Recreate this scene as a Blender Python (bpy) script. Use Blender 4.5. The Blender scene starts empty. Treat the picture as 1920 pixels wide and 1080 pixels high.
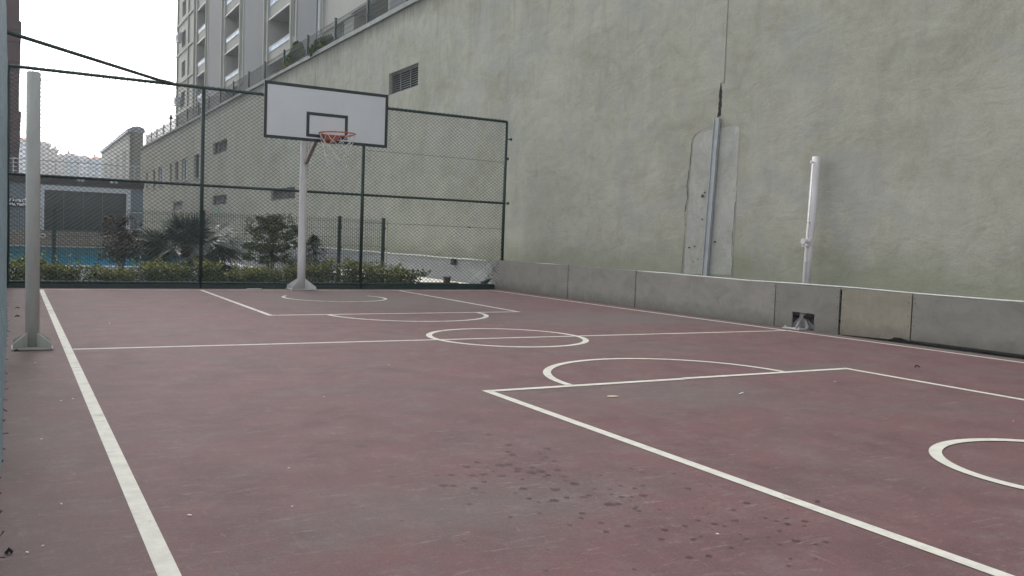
import bpy, math, random
from mathutils import Vector, Matrix, noise
random.seed(7)
S = bpy.context.scene
COL = S.collection
R = math.radians

# ---------------------------------------------------------------- camera
cd = bpy.data.cameras.new('camera'); cam = bpy.data.objects.new('camera', cd); COL.objects.link(cam)
cam.matrix_world = Matrix(((0.86763701, -0.00377466, -0.49718384, 0),
                           (-0.49592155, 0.06504235, -0.865928, 0),
                           (0.03560659, 0.99787536, 0.05456122, 1.1451),
                           (0, 0, 0, 1)))
cd.sensor_width = 36; cd.lens = 1637.17 / 1920 * 36
cd.clip_start = 0.01; cd.clip_end = 3000
S.camera = cam
S.render.resolution_x = 1024; S.render.resolution_y = 576

# ---------------------------------------------------------------- light (overcast)
SUN_EL, SUN_AZ = 35, 100            # azimuth measured from +X towards +Y
W = bpy.data.worlds.new('World'); S.world = W; W.use_nodes = True
wn = W.node_tree; wn.nodes.clear()
sky = wn.nodes.new('ShaderNodeTexSky'); sky.sky_type = 'NISHITA'; sky.sun_disc = False
sky.sun_elevation = R(SUN_EL); sky.sun_rotation = R(90 - SUN_AZ)
sky.air_density = 1.0; sky.dust_density = 2.0; sky.ozone_density = 1.0
hs = wn.nodes.new('ShaderNodeHueSaturation'); hs.inputs['Saturation'].default_value = 0.22
bg = wn.nodes.new('ShaderNodeBackground'); bg.inputs['Strength'].default_value = 0.15
wo = wn.nodes.new('ShaderNodeOutputWorld')
wn.links.new(sky.outputs[0], hs.inputs['Color']); wn.links.new(hs.outputs[0], bg.inputs['Color'])
wn.links.new(bg.outputs[0], wo.inputs['Surface'])
sl = bpy.data.lights.new('sun', 'SUN'); sl.energy = 0.5; sl.angle = R(35); sl.color = (1, 0.96, 0.9)
so = bpy.data.objects.new('sun', sl); COL.objects.link(so)
_d = Vector((math.cos(R(SUN_AZ)) * math.cos(R(SUN_EL)), math.sin(R(SUN_AZ)) * math.cos(R(SUN_EL)), math.sin(R(SUN_EL))))
so.rotation_euler = _d.to_track_quat('Z', 'Y').to_euler()
S.view_settings.view_transform = 'Standard'; S.view_settings.look = 'None'
S.view_settings.exposure = 1.28; S.view_settings.gamma = 1

# ---------------------------------------------------------------- materials
def nt_new(name):
    m = bpy.data.materials.new(name); m.use_nodes = True
    t = m.node_tree; b = t.nodes['Principled BSDF']
    return m, t, b
def N(t, kind, **kw):
    n = t.nodes.new('ShaderNode' + kind)
    for k, v in kw.items():
        if k in n.inputs.keys() if isinstance(k, str) else False: n.inputs[k].default_value = v
        else: setattr(n, k, v)
    return n
def coords(t, scale=(1, 1, 1), rot=(0, 0, 0), kind='Object'):
    g = t.nodes.new('ShaderNodeTexCoord'); mp = t.nodes.new('ShaderNodeMapping')
    mp.inputs['Scale'].default_value = scale; mp.inputs['Rotation'].default_value = rot
    t.links.new(g.outputs[kind], mp.inputs['Vector']); return mp.outputs[0]
def noise_n(t, vec, scale, detail=6, rough=0.6, dist=0.0):
    n = t.nodes.new('ShaderNodeTexNoise'); n.inputs['Scale'].default_value = scale
    n.inputs['Detail'].default_value = detail; n.inputs['Roughness'].default_value = rough
    n.inputs['Distortion'].default_value = dist
    t.links.new(vec, n.inputs['Vector']); return n.outputs['Fac']
def ramp(t, fac, stops):
    n = t.nodes.new('ShaderNodeValToRGB'); e = n.color_ramp.elements
    while len(e) > 1: e.remove(e[-1])
    e[0].position = stops[0][0]; e[0].color = (*stops[0][1], 1)
    for p, c in stops[1:]:
        x = e.new(p); x.color = (*c, 1)
    t.links.new(fac, n.inputs['Fac']); return n.outputs['Color']
def vr(t, fac, a, b, lo=0.0, hi=1.0):
    n = t.nodes.new('ShaderNodeMapRange'); n.inputs['From Min'].default_value = a; n.inputs['From Max'].default_value = b
    n.inputs['To Min'].default_value = lo; n.inputs['To Max'].default_value = hi
    t.links.new(fac, n.inputs['Value']); return n.outputs[0]
def mix(t, fac, a, b, mode='MIX'):
    n = t.nodes.new('ShaderNodeMix'); n.data_type = 'RGBA'; n.blend_type = mode
    for s, v in (('Factor', fac), ('A', a), ('B', b)):
        i = {'Factor': 0, 'A': 6, 'B': 7}[s]
        if isinstance(v, (int, float)): n.inputs[i].default_value = v
        elif isinstance(v, tuple): n.inputs[i].default_value = (*v, 1)
        else: t.links.new(v, n.inputs[i])
    return n.outputs[2]
def mth(t, op, a, b=None):
    n = t.nodes.new('ShaderNodeMath'); n.operation = op
    for i, v in enumerate((a, b)):
        if v is None: continue
        if isinstance(v, (int, float)): n.inputs[i].default_value = v
        else: t.links.new(v, n.inputs[i])
    return n.outputs[0]
def bump(t, b, h, strength, dist=0.01):
    n = t.nodes.new('ShaderNodeBump'); n.inputs['Strength'].default_value = strength; n.inputs['Distance'].default_value = dist
    t.links.new(h, n.inputs['Height']); t.links.new(n.outputs[0], b.inputs['Normal'])
def mat(name, col, rough=0.6, metal=0.0, var=0.12, vscale=3.0, bmp=0.0, bscale=40, spec=0.4):
    m, t, b = nt_new(name)
    v = coords(t)
    f = noise_n(t, v, vscale, 8, 0.65)
    c = ramp(t, f, [(0.3, tuple(x * (1 - var) for x in col)), (0.7, tuple(min(1, x * (1 + var)) for x in col))])
    t.links.new(c, b.inputs['Base Color'])
    b.inputs['Roughness'].default_value = rough; b.inputs['Metallic'].default_value = metal
    b.inputs['Specular IOR Level'].default_value = spec
    if bmp: bump(t, b, noise_n(t, v, bscale, 6, 0.7), bmp)
    return m

def worn_paint(name, col, rust=0.5):
    m, t, b = nt_new(name); v = coords(t); g = t.nodes.new('ShaderNodeNewGeometry')
    sx = t.nodes.new('ShaderNodeSeparateXYZ'); t.links.new(g.outputs['Position'], sx.inputs[0])
    c = ramp(t, noise_n(t, coords(t, (1, 1, 0.25)), 7, 8, 0.7), [(0.35, tuple(x * 0.86 for x in col)), (0.65, tuple(x * 1.08 for x in col))])
    low = vr(t, mth(t, 'ADD', sx.outputs['Z'], mth(t, 'MULTIPLY', noise_n(t, coords(t, (1, 1, 0.5)), 9, 7, 0.75), -0.5)), -0.02, -0.25, 0, 0.35)
    c = mix(t, low, c, (0.16, 0.14, 0.11))
    chips = noise_n(t, v, 22, 8, 0.8)
    c = mix(t, vr(t, chips, 0.64, 0.68, 0, rust), c, (0.13, 0.075, 0.045))
    streak = noise_n(t, coords(t, (14, 14, 0.5)), 1.5, 7, 0.75)
    c = mix(t, vr(t, streak, 0.54, 0.70, 0, 0.45), c, (0.20, 0.175, 0.14))
    t.links.new(c, b.inputs['Base Color']); b.inputs['Roughness'].default_value = 0.55
    bump(t, b, noise_n(t, v, 60, 5, 0.8), 0.25, 0.003)
    return m

def m_court():
    m, t, b = nt_new('court_acrylic'); v = coords(t)
    red = ramp(t, noise_n(t, v, 1.9, 8, 0.68, 0.4), [(0.28, (0.098, 0.048, 0.050)), (0.5, (0.148, 0.073, 0.075)), (0.74, (0.184, 0.080, 0.081))])
    sx = t.nodes.new('ShaderNodeSeparateXYZ'); t.links.new(v, sx.inputs[0])
    # greyed, worn areas with ragged edges
    g = noise_n(t, v, 0.55, 10, 0.72, 0.4)
    c = mix(t, vr(t, g, 0.50, 0.62, 0, 0.42), red, (0.128, 0.102, 0.097))
    wob = mth(t, 'MULTIPLY', noise_n(t, v, 2.2, 6, 0.7), 0.5)
    c = mix(t, vr(t, mth(t, 'ADD', sx.outputs['X'], wob), 0.25, 0.85, 0.65, 0.0), c, (0.120, 0.093, 0.083))
    c = mix(t, vr(t, mth(t, 'ADD', sx.outputs['X'], mth(t, 'MULTIPLY', wob, 0.4)), 9.86, 9.95, 0.0, 0.9), c, (0.17, 0.165, 0.15))
    for (cx, cy, rx, ry, s) in ((1.75, 3.25, 0.95, 0.50, 0.60), (8.0, 10.9, 2.3, 1.2, 0.75), (5.6, 14.6, 2.3, 2.6, 0.8), (4.5, 5.2, 1.1, 0.7, 0.6), (7.0, 5.9, 0.7, 0.35, 0.45), (5.5, 7.6, 1.4, 0.5, 0.35)):
        dx = mth(t, 'DIVIDE', mth(t, 'SUBTRACT', sx.outputs['X'], cx), rx); dy = mth(t, 'DIVIDE', mth(t, 'SUBTRACT', sx.outputs['Y'], cy), ry)
        r2 = mth(t, 'SQRT', mth(t, 'ADD', mth(t, 'MULTIPLY', dx, dx), mth(t, 'MULTIPLY', dy, dy)))
        r2 = mth(t, 'ADD', r2, mth(t, 'MULTIPLY', mth(t, 'SUBTRACT', noise_n(t, v, 2.6, 10, 0.76), 0.5), 3.0))
        c = mix(t, vr(t, r2, 1.25, 0.2, 0, s), c, (0.132, 0.125, 0.110))
    # brighter red patches where the coat is thicker
    rp = noise_n(t, coords(t, (1, 1, 1), (0, 0, 0.6)), 1.3, 9, 0.70, 0.8)
    c = mix(t, vr(t, rp, 0.54, 0.66, 0, 0.40), c, (0.185, 0.066, 0.066))
    # dusty film
    du = noise_n(t, v, 3.0, 12, 0.80, 0.2)
    c = mix(t, vr(t, du, 0.49, 0.64, 0, 0.42), c, (0.205, 0.155, 0.152))
    # scuffs and drag marks in several directions
    for sc_, rot, scl, lo, st_ in (((1.6, 9, 1), 0.5, 3.2, 0.56, 0.55), ((9, 1.4, 1), 0.25, 4.0, 0.58, 0.45), ((2.0, 22, 1), -0.7, 3.0, 0.60, 0.50), ((26, 2.0, 1), -0.15, 2.6, 0.61, 0.40)):
        q = noise_n(t, coords(t, sc_, (0, 0, rot)), scl, 12, 0.82, 0.7)
        c = mix(t, vr(t, q, lo, lo + 0.09, 0, st_), c, (0.33, 0.28, 0.27))
    sd = noise_n(t, coords(t, (3, 16, 1), (0, 0, -0.4)), 3.4, 10, 0.78, 1.0)
    c = mix(t, vr(t, sd, 0.40, 0.28, 0, 0.45), c, (0.075, 0.042, 0.045))
    # grain
    c = mix(t, vr(t, noise_n(t, v, 42, 6, 0.8), 0.36, 0.64, 0, 0.45), c, (0.085, 0.060, 0.062))
    c = mix(t, vr(t, noise_n(t, v, 110, 3, 0.8), 0.56, 0.68, 0, 0.40), c, (0.26, 0.21, 0.20))
    wsp = t.nodes.new('ShaderNodeTexVoronoi'); wsp.inputs['Scale'].default_value = 5; t.links.new(v, wsp.inputs['Vector'])
    c = mix(t, vr(t, wsp.outputs['Distance'], 0.022, 0.014, 0, 0.6), c, (0.36, 0.33, 0.31))
    t.links.new(c, b.inputs['Base Color'])
    b.inputs['Roughness'].default_value = 0.75; b.inputs['Specular IOR Level'].default_value = 0.32
    h = mth(t, 'ADD', noise_n(t, v, 160, 3, 0.7), mth(t, 'MULTIPLY', noise_n(t, v, 6, 5, 0.6), 1.5))
    bump(t, b, h, 0.25, 0.004)
    return m

def m_line():
    m, t, b = nt_new('line_paint'); v = coords(t)
    c = ramp(t, noise_n(t, v, 9, 8, 0.7), [(0.3, (0.50, 0.485, 0.415)), (0.6, (0.63, 0.62, 0.54))])
    w1 = noise_n(t, v, 5.5, 10, 0.8)
    sx = t.nodes.new('ShaderNodeSeparateXYZ'); t.links.new(v, sx.inputs[0])
    far = vr(t, sx.outputs['Y'], 4, 16, 0.0, 0.10)
    c = mix(t, vr(t, mth(t, 'ADD', w1, far), 0.58, 0.68, 0, 0.70), c, (0.27, 0.21, 0.19))
    c = mix(t, vr(t, noise_n(t, v, 38, 5, 0.8), 0.60, 0.75, 0, 0.45), c, (0.26, 0.20, 0.19))
    t.links.new(c, b.inputs['Base Color']); b.inputs['Roughness'].default_value = 0.7
    return m

def m_stucco():
    m, t, b = nt_new('grey_stucco'); v = coords(t, (1, 1, 1))
    v2 = coords(t, (1, 0.6, 1.0), (0.35, 0, 0))
    sx = t.nodes.new('ShaderNodeSeparateXYZ'); t.links.new(v, sx.inputs[0])
    n1 = noise_n(t, v2, 0.60, 7, 0.66, 0.6); n2 = noise_n(t, v, 2.6, 9, 0.74, 0.9); n3 = noise_n(t, v, 30, 6, 0.75)
    c = ramp(t, n1, [(0.30, (0.255, 0.256, 0.200)), (0.5, (0.325, 0.326, 0.264)), (0.70, (0.375, 0.377, 0.315))])
    c = mix(t, vr(t, n2, 0.47, 0.68, 0, 0.50), c, (0.405, 0.405, 0.345))
    c = mix(t, vr(t, n2, 0.47, 0.32, 0, 0.40), c, (0.215, 0.217, 0.165))
    c = mix(t, vr(t, n3, 0.42, 0.62, 0, 0.22), c, (0.17, 0.17, 0.135))
    # cooler, bluish trowel patches and warm ones
    c = mix(t, vr(t, noise_n(t, v, 0.8, 7, 0.65, 1.0), 0.51, 0.62, 0, 0.50), c, (0.282, 0.292, 0.276))
    c = mix(t, vr(t, noise_n(t, v2, 1.1, 8, 0.7, 1.4), 0.54, 0.68, 0, 0.28), c, (0.240, 0.228, 0.178))
    # vertical weather streaks, strongest under the coping
    st = noise_n(t, coords(t, (1, 1.2, 0.22)), 1.5, 9, 0.72, 0.9)
    top = vr(t, sx.outputs['Z'], 3.5, 8.2, 0.15, 0.42)
    c = mix(t, mth(t, 'MULTIPLY', vr(t, st, 0.50, 0.66, 0, 1), top), c, (0.165, 0.168, 0.135))
    st2 = noise_n(t, coords(t, (1, 0.8, 0.25)), 0.9, 8, 0.7, 0.8)
    c = mix(t, vr(t, st2, 0.52, 0.68, 0, 0.35), c, (0.36, 0.365, 0.33))
    # damp, mossy foot of the wall
    nz = noise_n(t, coords(t, (1, 0.7, 1.3)), 1.2, 8, 0.72)
    ft = mth(t, 'ADD', sx.outputs['Z'], mth(t, 'MULTIPLY', nz, -1.6))
    c = mix(t, vr(t, ft, 0.45, -0.05, 0, 0.50), c, (0.185, 0.195, 0.130))
    # soot line right below the coping
    tl = mth(t, 'SUBTRACT', mth(t, 'ADD', mth(t, 'MULTIPLY', sx.outputs['Y'], 0.0048), 7.90), sx.outputs['Z'])
    tl = mth(t, 'ADD', tl, mth(t, 'MULTIPLY', noise_n(t, coords(t, (1, 3, 0.6)), 1.5, 7, 0.75), -0.9))
    c = mix(t, vr(t, tl, 0.05, -0.45, 0, 0.75), c, (0.10, 0.10, 0.085))
    t.links.new(c, b.inputs['Base Color']); b.inputs['Roughness'].default_value = 0.9; b.inputs['Specular IOR Level'].default_value = 0.2
    h = mth(t, 'ADD', mth(t, 'MULTIPLY', noise_n(t, v2, 1.9, 8, 0.60, 0.4), 3.0), mth(t, 'MULTIPLY', noise_n(t, v, 48, 6, 0.8), 0.45))
    bump(t, b, h, 0.38, 0.026)
    return m

def m_leaf(name, stops, trans=0.15):
    m, t, b = nt_new(name)
    g = t.nodes.new('ShaderNodeNewGeometry')
    c = ramp(t, g.outputs['Random Per Island'], stops)
    t.links.new(c, b.inputs['Base Color']); b.inputs['Roughness'].default_value = 0.5
    b.inputs['Specular IOR Level'].default_value = 0.35
    return m

M = {}
M['court'] = m_court(); M['line'] = m_line(); M['stucco'] = m_stucco()
M['green'] = mat('green_paint', (0.012, 0.032, 0.030), 0.45, 0.0, 0.3, 14, 0.1, 60)
M['mesh'] = mat('green_wire', (0.012, 0.024, 0.021), 0.5, 0.0, 0.3, 2)
M['meshblue'] = mat('blue_green_wire', (0.13, 0.175, 0.185), 0.4, 0.0, 0.5, 9)
M['white_pole'] = worn_paint('pole_paint', (0.46, 0.475, 0.445))
M['white_pole2'] = worn_paint('white_pole_paint', (0.60, 0.59, 0.585), 0.35)
M['board'] = mat('backboard_face', (0.56, 0.58, 0.585), 0.35, 0, 0.04, 2.0)
M['boardline'] = mat('backboard_black', (0.018, 0.024, 0.026), 0.45, 0, 0.2, 6)
M['rim'] = mat('orange_rim', (0.42, 0.085, 0.030), 0.45, 0.0, 0.25, 12)
M['rimplate'] = mat('faded_orange_plate', (0.30, 0.075, 0.040), 0.5, 0.0, 0.25, 10)
M['net'] = mat('net_cord', (0.62, 0.60, 0.58), 0.8, 0, 0.15, 10)
M['netgrey'] = mat('worn_net_cord', (0.56, 0.55, 0.54), 0.9, 0, 0.3, 10)
M['brown_brace'] = mat('brown_grey_steel', (0.27, 0.235, 0.215), 0.55, 0.0, 0.15, 8)
def m_boardmat(name, col):
    m, t, b = nt_new(name); v = coords(t); g = t.nodes.new('ShaderNodeNewGeometry')
    sx = t.nodes.new('ShaderNodeSeparateXYZ'); t.links.new(g.outputs['Position'], sx.inputs[0])
    c = ramp(t, noise_n(t, coords(t, (1, 1, 1.6)), 2.2, 9, 0.72, 0.5), [(0.32, tuple(x * 0.80 for x in col)), (0.5, col), (0.68, tuple(x * 1.14 for x in col))])
    c = mix(t, vr(t, noise_n(t, v, 7, 8, 0.78, 0.6), 0.58, 0.70, 0, 0.40), c, tuple(x * 0.55 for x in col))
    c = mix(t, vr(t, noise_n(t, coords(t, (1, 3, 0.4)), 3, 9, 0.8), 0.57, 0.68, 0, 0.30), c, tuple(min(1, x * 1.5) for x in col))
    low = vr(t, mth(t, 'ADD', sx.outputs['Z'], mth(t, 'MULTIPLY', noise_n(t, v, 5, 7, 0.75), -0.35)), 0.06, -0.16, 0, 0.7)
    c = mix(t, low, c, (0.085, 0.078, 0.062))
    t.links.new(c, b.inputs['Base Color']); b.inputs['Roughness'].default_value = 0.72
    bump(t, b, noise_n(t, v, 25, 6, 0.75), 0.15, 0.004)
    return m
M['panel'] = m_boardmat('grey_board', (0.172, 0.168, 0.149))
M['panel2'] = m_boardmat('tan_board', (0.215, 0.196, 0.150))
M['panelfar'] = m_boardmat('grey_board_pale', (0.215, 0.205, 0.182))
M['whitetrim'] = mat('white_pipe', (0.50, 0.50, 0.46), 0.5, 0, 0.15, 7)
M['basewall'] = mat('grey_wall_base', (0.235, 0.245, 0.24), 0.85, 0, 0.10, 1.6, 0.2, 30)
M['patch'] = None
def m_patch():
    m, t, b = nt_new('pale_cement_patch'); v = coords(t)
    c = ramp(t, noise_n(t, v, 2.2, 9, 0.74, 0.6), [(0.34, (0.270, 0.270, 0.228)), (0.5, (0.330, 0.333, 0.290)), (0.66, (0.385, 0.388, 0.350))])
    c = mix(t, vr(t, noise_n(t, coords(t, (1, 5, 0.5)), 1.6, 7, 0.7), 0.50, 0.62, 0, 0.6), c, (0.300, 0.312, 0.318))
    c = mix(t, vr(t, noise_n(t, v, 9, 9, 0.8), 0.57, 0.66, 0, 0.6), c, (0.19, 0.19, 0.155))
    c = mix(t, vr(t, noise_n(t, v, 24, 6, 0.8), 0.64, 0.68, 0, 0.6), c, (0.10, 0.10, 0.085))
    t.links.new(c, b.inputs['Base Color']); b.inputs['Roughness'].default_value = 0.9; b.inputs['Specular IOR Level'].default_value = 0.2
    bump(t, b, noise_n(t, v, 12, 8, 0.7), 0.7, 0.012); return m
M['patch'] = m_patch()
M['galv'] = mat('galvanised_steel', (0.30, 0.325, 0.330), 0.55, 0.0, 0.12, 5)
M['dark'] = mat('dark_gap', (0.012, 0.012, 0.011), 0.9, 0, 0.4, 20)
M['crack'] = mat('crack_dark', (0.045, 0.045, 0.038), 0.95, 0, 0.4, 20)
M['coping'] = mat('coping_stone', (0.27, 0.275, 0.26), 0.85, 0, 0.25, 1.2, 0.2, 20)
M['louvre'] = mat('louvre_grey', (0.17, 0.18, 0.18), 0.5, 0.3, 0.15, 4)
M['beige'] = mat('beige_render', (0.34, 0.345, 0.31), 0.85, 0, 0.07, 0.8)
M['grey_clad'] = mat('grey_cladding', (0.165, 0.178, 0.186), 0.8, 0, 0.05, 0.5)
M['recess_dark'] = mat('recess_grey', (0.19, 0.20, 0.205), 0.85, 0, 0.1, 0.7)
M['recess'] = mat('shaded_recess', (0.24, 0.24, 0.225), 0.85, 0, 0.1, 0.7)
M['wframe'] = mat('window_frame_white', (0.50, 0.53, 0.55), 0.5, 0, 0.06, 3)
M['gframe'] = mat('window_frame_grey', (0.07, 0.075, 0.075), 0.5, 0, 0.1, 3)
M['brown'] = mat('brown_facade', (0.085, 0.052, 0.052), 0.8, 0, 0.12, 0.6, 0.2, 12)
M['orange_roof'] = mat('clay_roof', (0.42, 0.16, 0.09), 0.85, 0, 0.2, 0.6)
M['tanroof'] = mat('tan_roof', (0.33, 0.25, 0.20), 0.85, 0, 0.2, 0.6)
M['farwhite'] = mat('far_white', (0.58, 0.62, 0.66), 0.85, 0, 0.08, 0.3)
M['farbeige'] = mat('far_beige', (0.50, 0.43, 0.34), 0.85, 0, 0.12, 0.3)
M['farblue'] = mat('far_blue_grey', (0.36, 0.44, 0.50), 0.85, 0, 0.12, 0.3)
M['farwin'] = mat('far_window', (0.08, 0.10, 0.12), 0.3, 0, 0.2, 0.5)
M['poolwall'] = mat('blue_grey_render', (0.155, 0.185, 0.205), 0.8, 0, 0.10, 1.0)
M['fascia'] = mat('brown_fascia', (0.045, 0.034, 0.034), 0.6, 0, 0.15, 2)
M['sign'] = mat('dark_plaque', (0.010, 0.014, 0.022), 0.3, 0, 0.1, 2)
M['letters'] = mat('pale_letters', (0.85, 0.86, 0.88), 0.5, 0, 0.05, 2)
M['soil'] = mat('dark_soil', (0.022, 0.020, 0.015), 0.95, 0, 0.5, 9, 0.8, 20)
M['patio'] = mat('cream_concrete', (0.84, 0.80, 0.70), 0.85, 0, 0.08, 2.2, 0.1, 20)
M['bark'] = mat('dark_bark', (0.035, 0.028, 0.022), 0.9, 0, 0.4, 12, 0.8, 30)
M['twig'] = mat('stem_brown', (0.06, 0.045, 0.03), 0.85, 0, 0.3, 15)
M['rust'] = mat('rusty_brown', (0.085, 0.062, 0.052), 0.8, 0, 0.35, 10, 0.4, 40)
M['paper'] = mat('white_scrap', (0.75, 0.74, 0.70), 0.7, 0, 0.08, 10)
M['hedge'] = m_leaf('hedge_leaf', [(0.0, (0.014, 0.034, 0.010)), (0.5, (0.045, 0.078, 0.016)), (0.85, (0.105, 0.140, 0.026)), (1.0, (0.22, 0.24, 0.05))])
M['young'] = m_leaf('young_leaf', [(0.0, (0.080, 0.115, 0.018)), (0.5, (0.19, 0.215, 0.035)), (0.9, (0.34, 0.34, 0.08)), (1.0, (0.52, 0.50, 0.30))])
M['shrub'] = m_leaf('shrub_leaf', [(0.0, (0.014, 0.034, 0.014)), (0.6, (0.045, 0.075, 0.022)), (1.0, (0.15, 0.17, 0.045))])
M['redleaf'] = m_leaf('russet_leaf', [(0.0, (0.014, 0.020, 0.014)), (0.6, (0.038, 0.044, 0.028)), (0.92, (0.060, 0.052, 0.032)), (0.93, (0.20, 0.050, 0.036)), (1.0, (0.16, 0.05, 0.036))])
M['conifer'] = m_leaf('conifer_needle', [(0.0, (0.010, 0.022, 0.018)), (1.0, (0.040, 0.060, 0.048))])
M['palm'] = m_leaf('palm_leaflet', [(0.0, (0.014, 0.034, 0.024)), (0.6, (0.035, 0.065, 0.045)), (0.93, (0.060, 0.095, 0.065)), (1.0, (0.13, 0.16, 0.12))])
M['deadleaf'] = m_leaf('dead_leaf', [(0.0, (0.008, 0.008, 0.008)), (1.0, (0.035, 0.03, 0.024))])

def m_glass_dark(name, col, rough=0.08):
    m, t, b = nt_new(name); v = coords(t)
    t.links.new(ramp(t, noise_n(t, v, 0.8, 3, 0.5), [(0.35, col), (0.65, tuple(x * 1.7 for x in col))]), b.inputs['Base Color'])
    b.inputs['Roughness'].default_value = rough; b.inputs['Specular IOR Level'].default_value = 0.5
    return m
M['glass'] = m_glass_dark('dark_glass', (0.020, 0.027, 0.028), 0.12)
M['glass2'] = m_glass_dark('window_glass', (0.05, 0.06, 0.07), 0.05)
M['railglass'] = m_glass_dark('balcony_glass', (0.34, 0.43, 0.54), 0.5)
def m_water():
    m, t, b = nt_new('pool_water'); v = coords(t, (1, 2.2, 1))
    sx = t.nodes.new('ShaderNodeSeparateXYZ'); t.links.new(coords(t), sx.inputs[0])
    f = mth(t, 'ADD', vr(t, sx.outputs['Y'], 26, 40, 0.0, 0.75), mth(t, 'MULTIPLY', noise_n(t, v, 1.2, 6, 0.7), 0.4))
    c = ramp(t, f, [(0.15, (0.022, 0.150, 0.250)), (0.5, (0.016, 0.095, 0.140)), (0.95, (0.022, 0.075, 0.090))])
    t.links.new(c, b.inputs['Base Color']); b.inputs['Roughness'].default_value = 0.3; b.inputs['Specular IOR Level'].default_value = 0.0; b.inputs['IOR'].default_value = 1.02
    bump(t, b, noise_n(t, v, 3.0, 5, 0.65), 0.15, 0.03); return m
M['water'] = m_water()
def m_paving(name='pale_paving', a=(0.17, 0.18, 0.185), c2=(0.21, 0.215, 0.215), sc=1.6):
    m, t, b = nt_new(name); v = coords(t)
    br = t.nodes.new('ShaderNodeTexBrick'); br.inputs['Scale'].default_value = sc; t.links.new(v, br.inputs['Vector'])
    br.inputs['Color1'].default_value = (*a, 1); br.inputs['Color2'].default_value = (*c2, 1); br.inputs['Mortar'].default_value = (0.16, 0.16, 0.15, 1)
    br.inputs['Mortar Size'].default_value = 0.012
    c = mix(t, vr(t, noise_n(t, v, 0.8, 7, 0.7), 0.4, 0.7, 0, 0.4), br.outputs['Color'], (0.24, 0.24, 0.22))
    t.links.new(c, b.inputs['Base Color']); b.inputs['Roughness'].default_value = 1.0; b.inputs['Specular IOR Level'].default_value = 0.0
    return m
M['paving'] = m_paving()
def m_clad():
    m, t, b = nt_new('stone_cladding'); v = coords(t, (1, 1, 1), (R(90), 0, 0))
    br = t.nodes.new('ShaderNodeTexBrick'); br.inputs['Scale'].default_value = 2.2; t.links.new(v, br.inputs['Vector'])
    br.inputs['Color1'].default_value = (0.30, 0.265, 0.21, 1); br.inputs['Color2'].default_value = (0.21, 0.19, 0.155, 1); br.inputs['Mortar'].default_value = (0.11, 0.10, 0.09, 1)
    br.inputs['Mortar Size'].default_value = 0.03
    t.links.new(br.outputs['Color'], b.inputs['Base Color']); b.inputs['Roughness'].default_value = 0.85
    return m
M['clad'] = m_clad()

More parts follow.
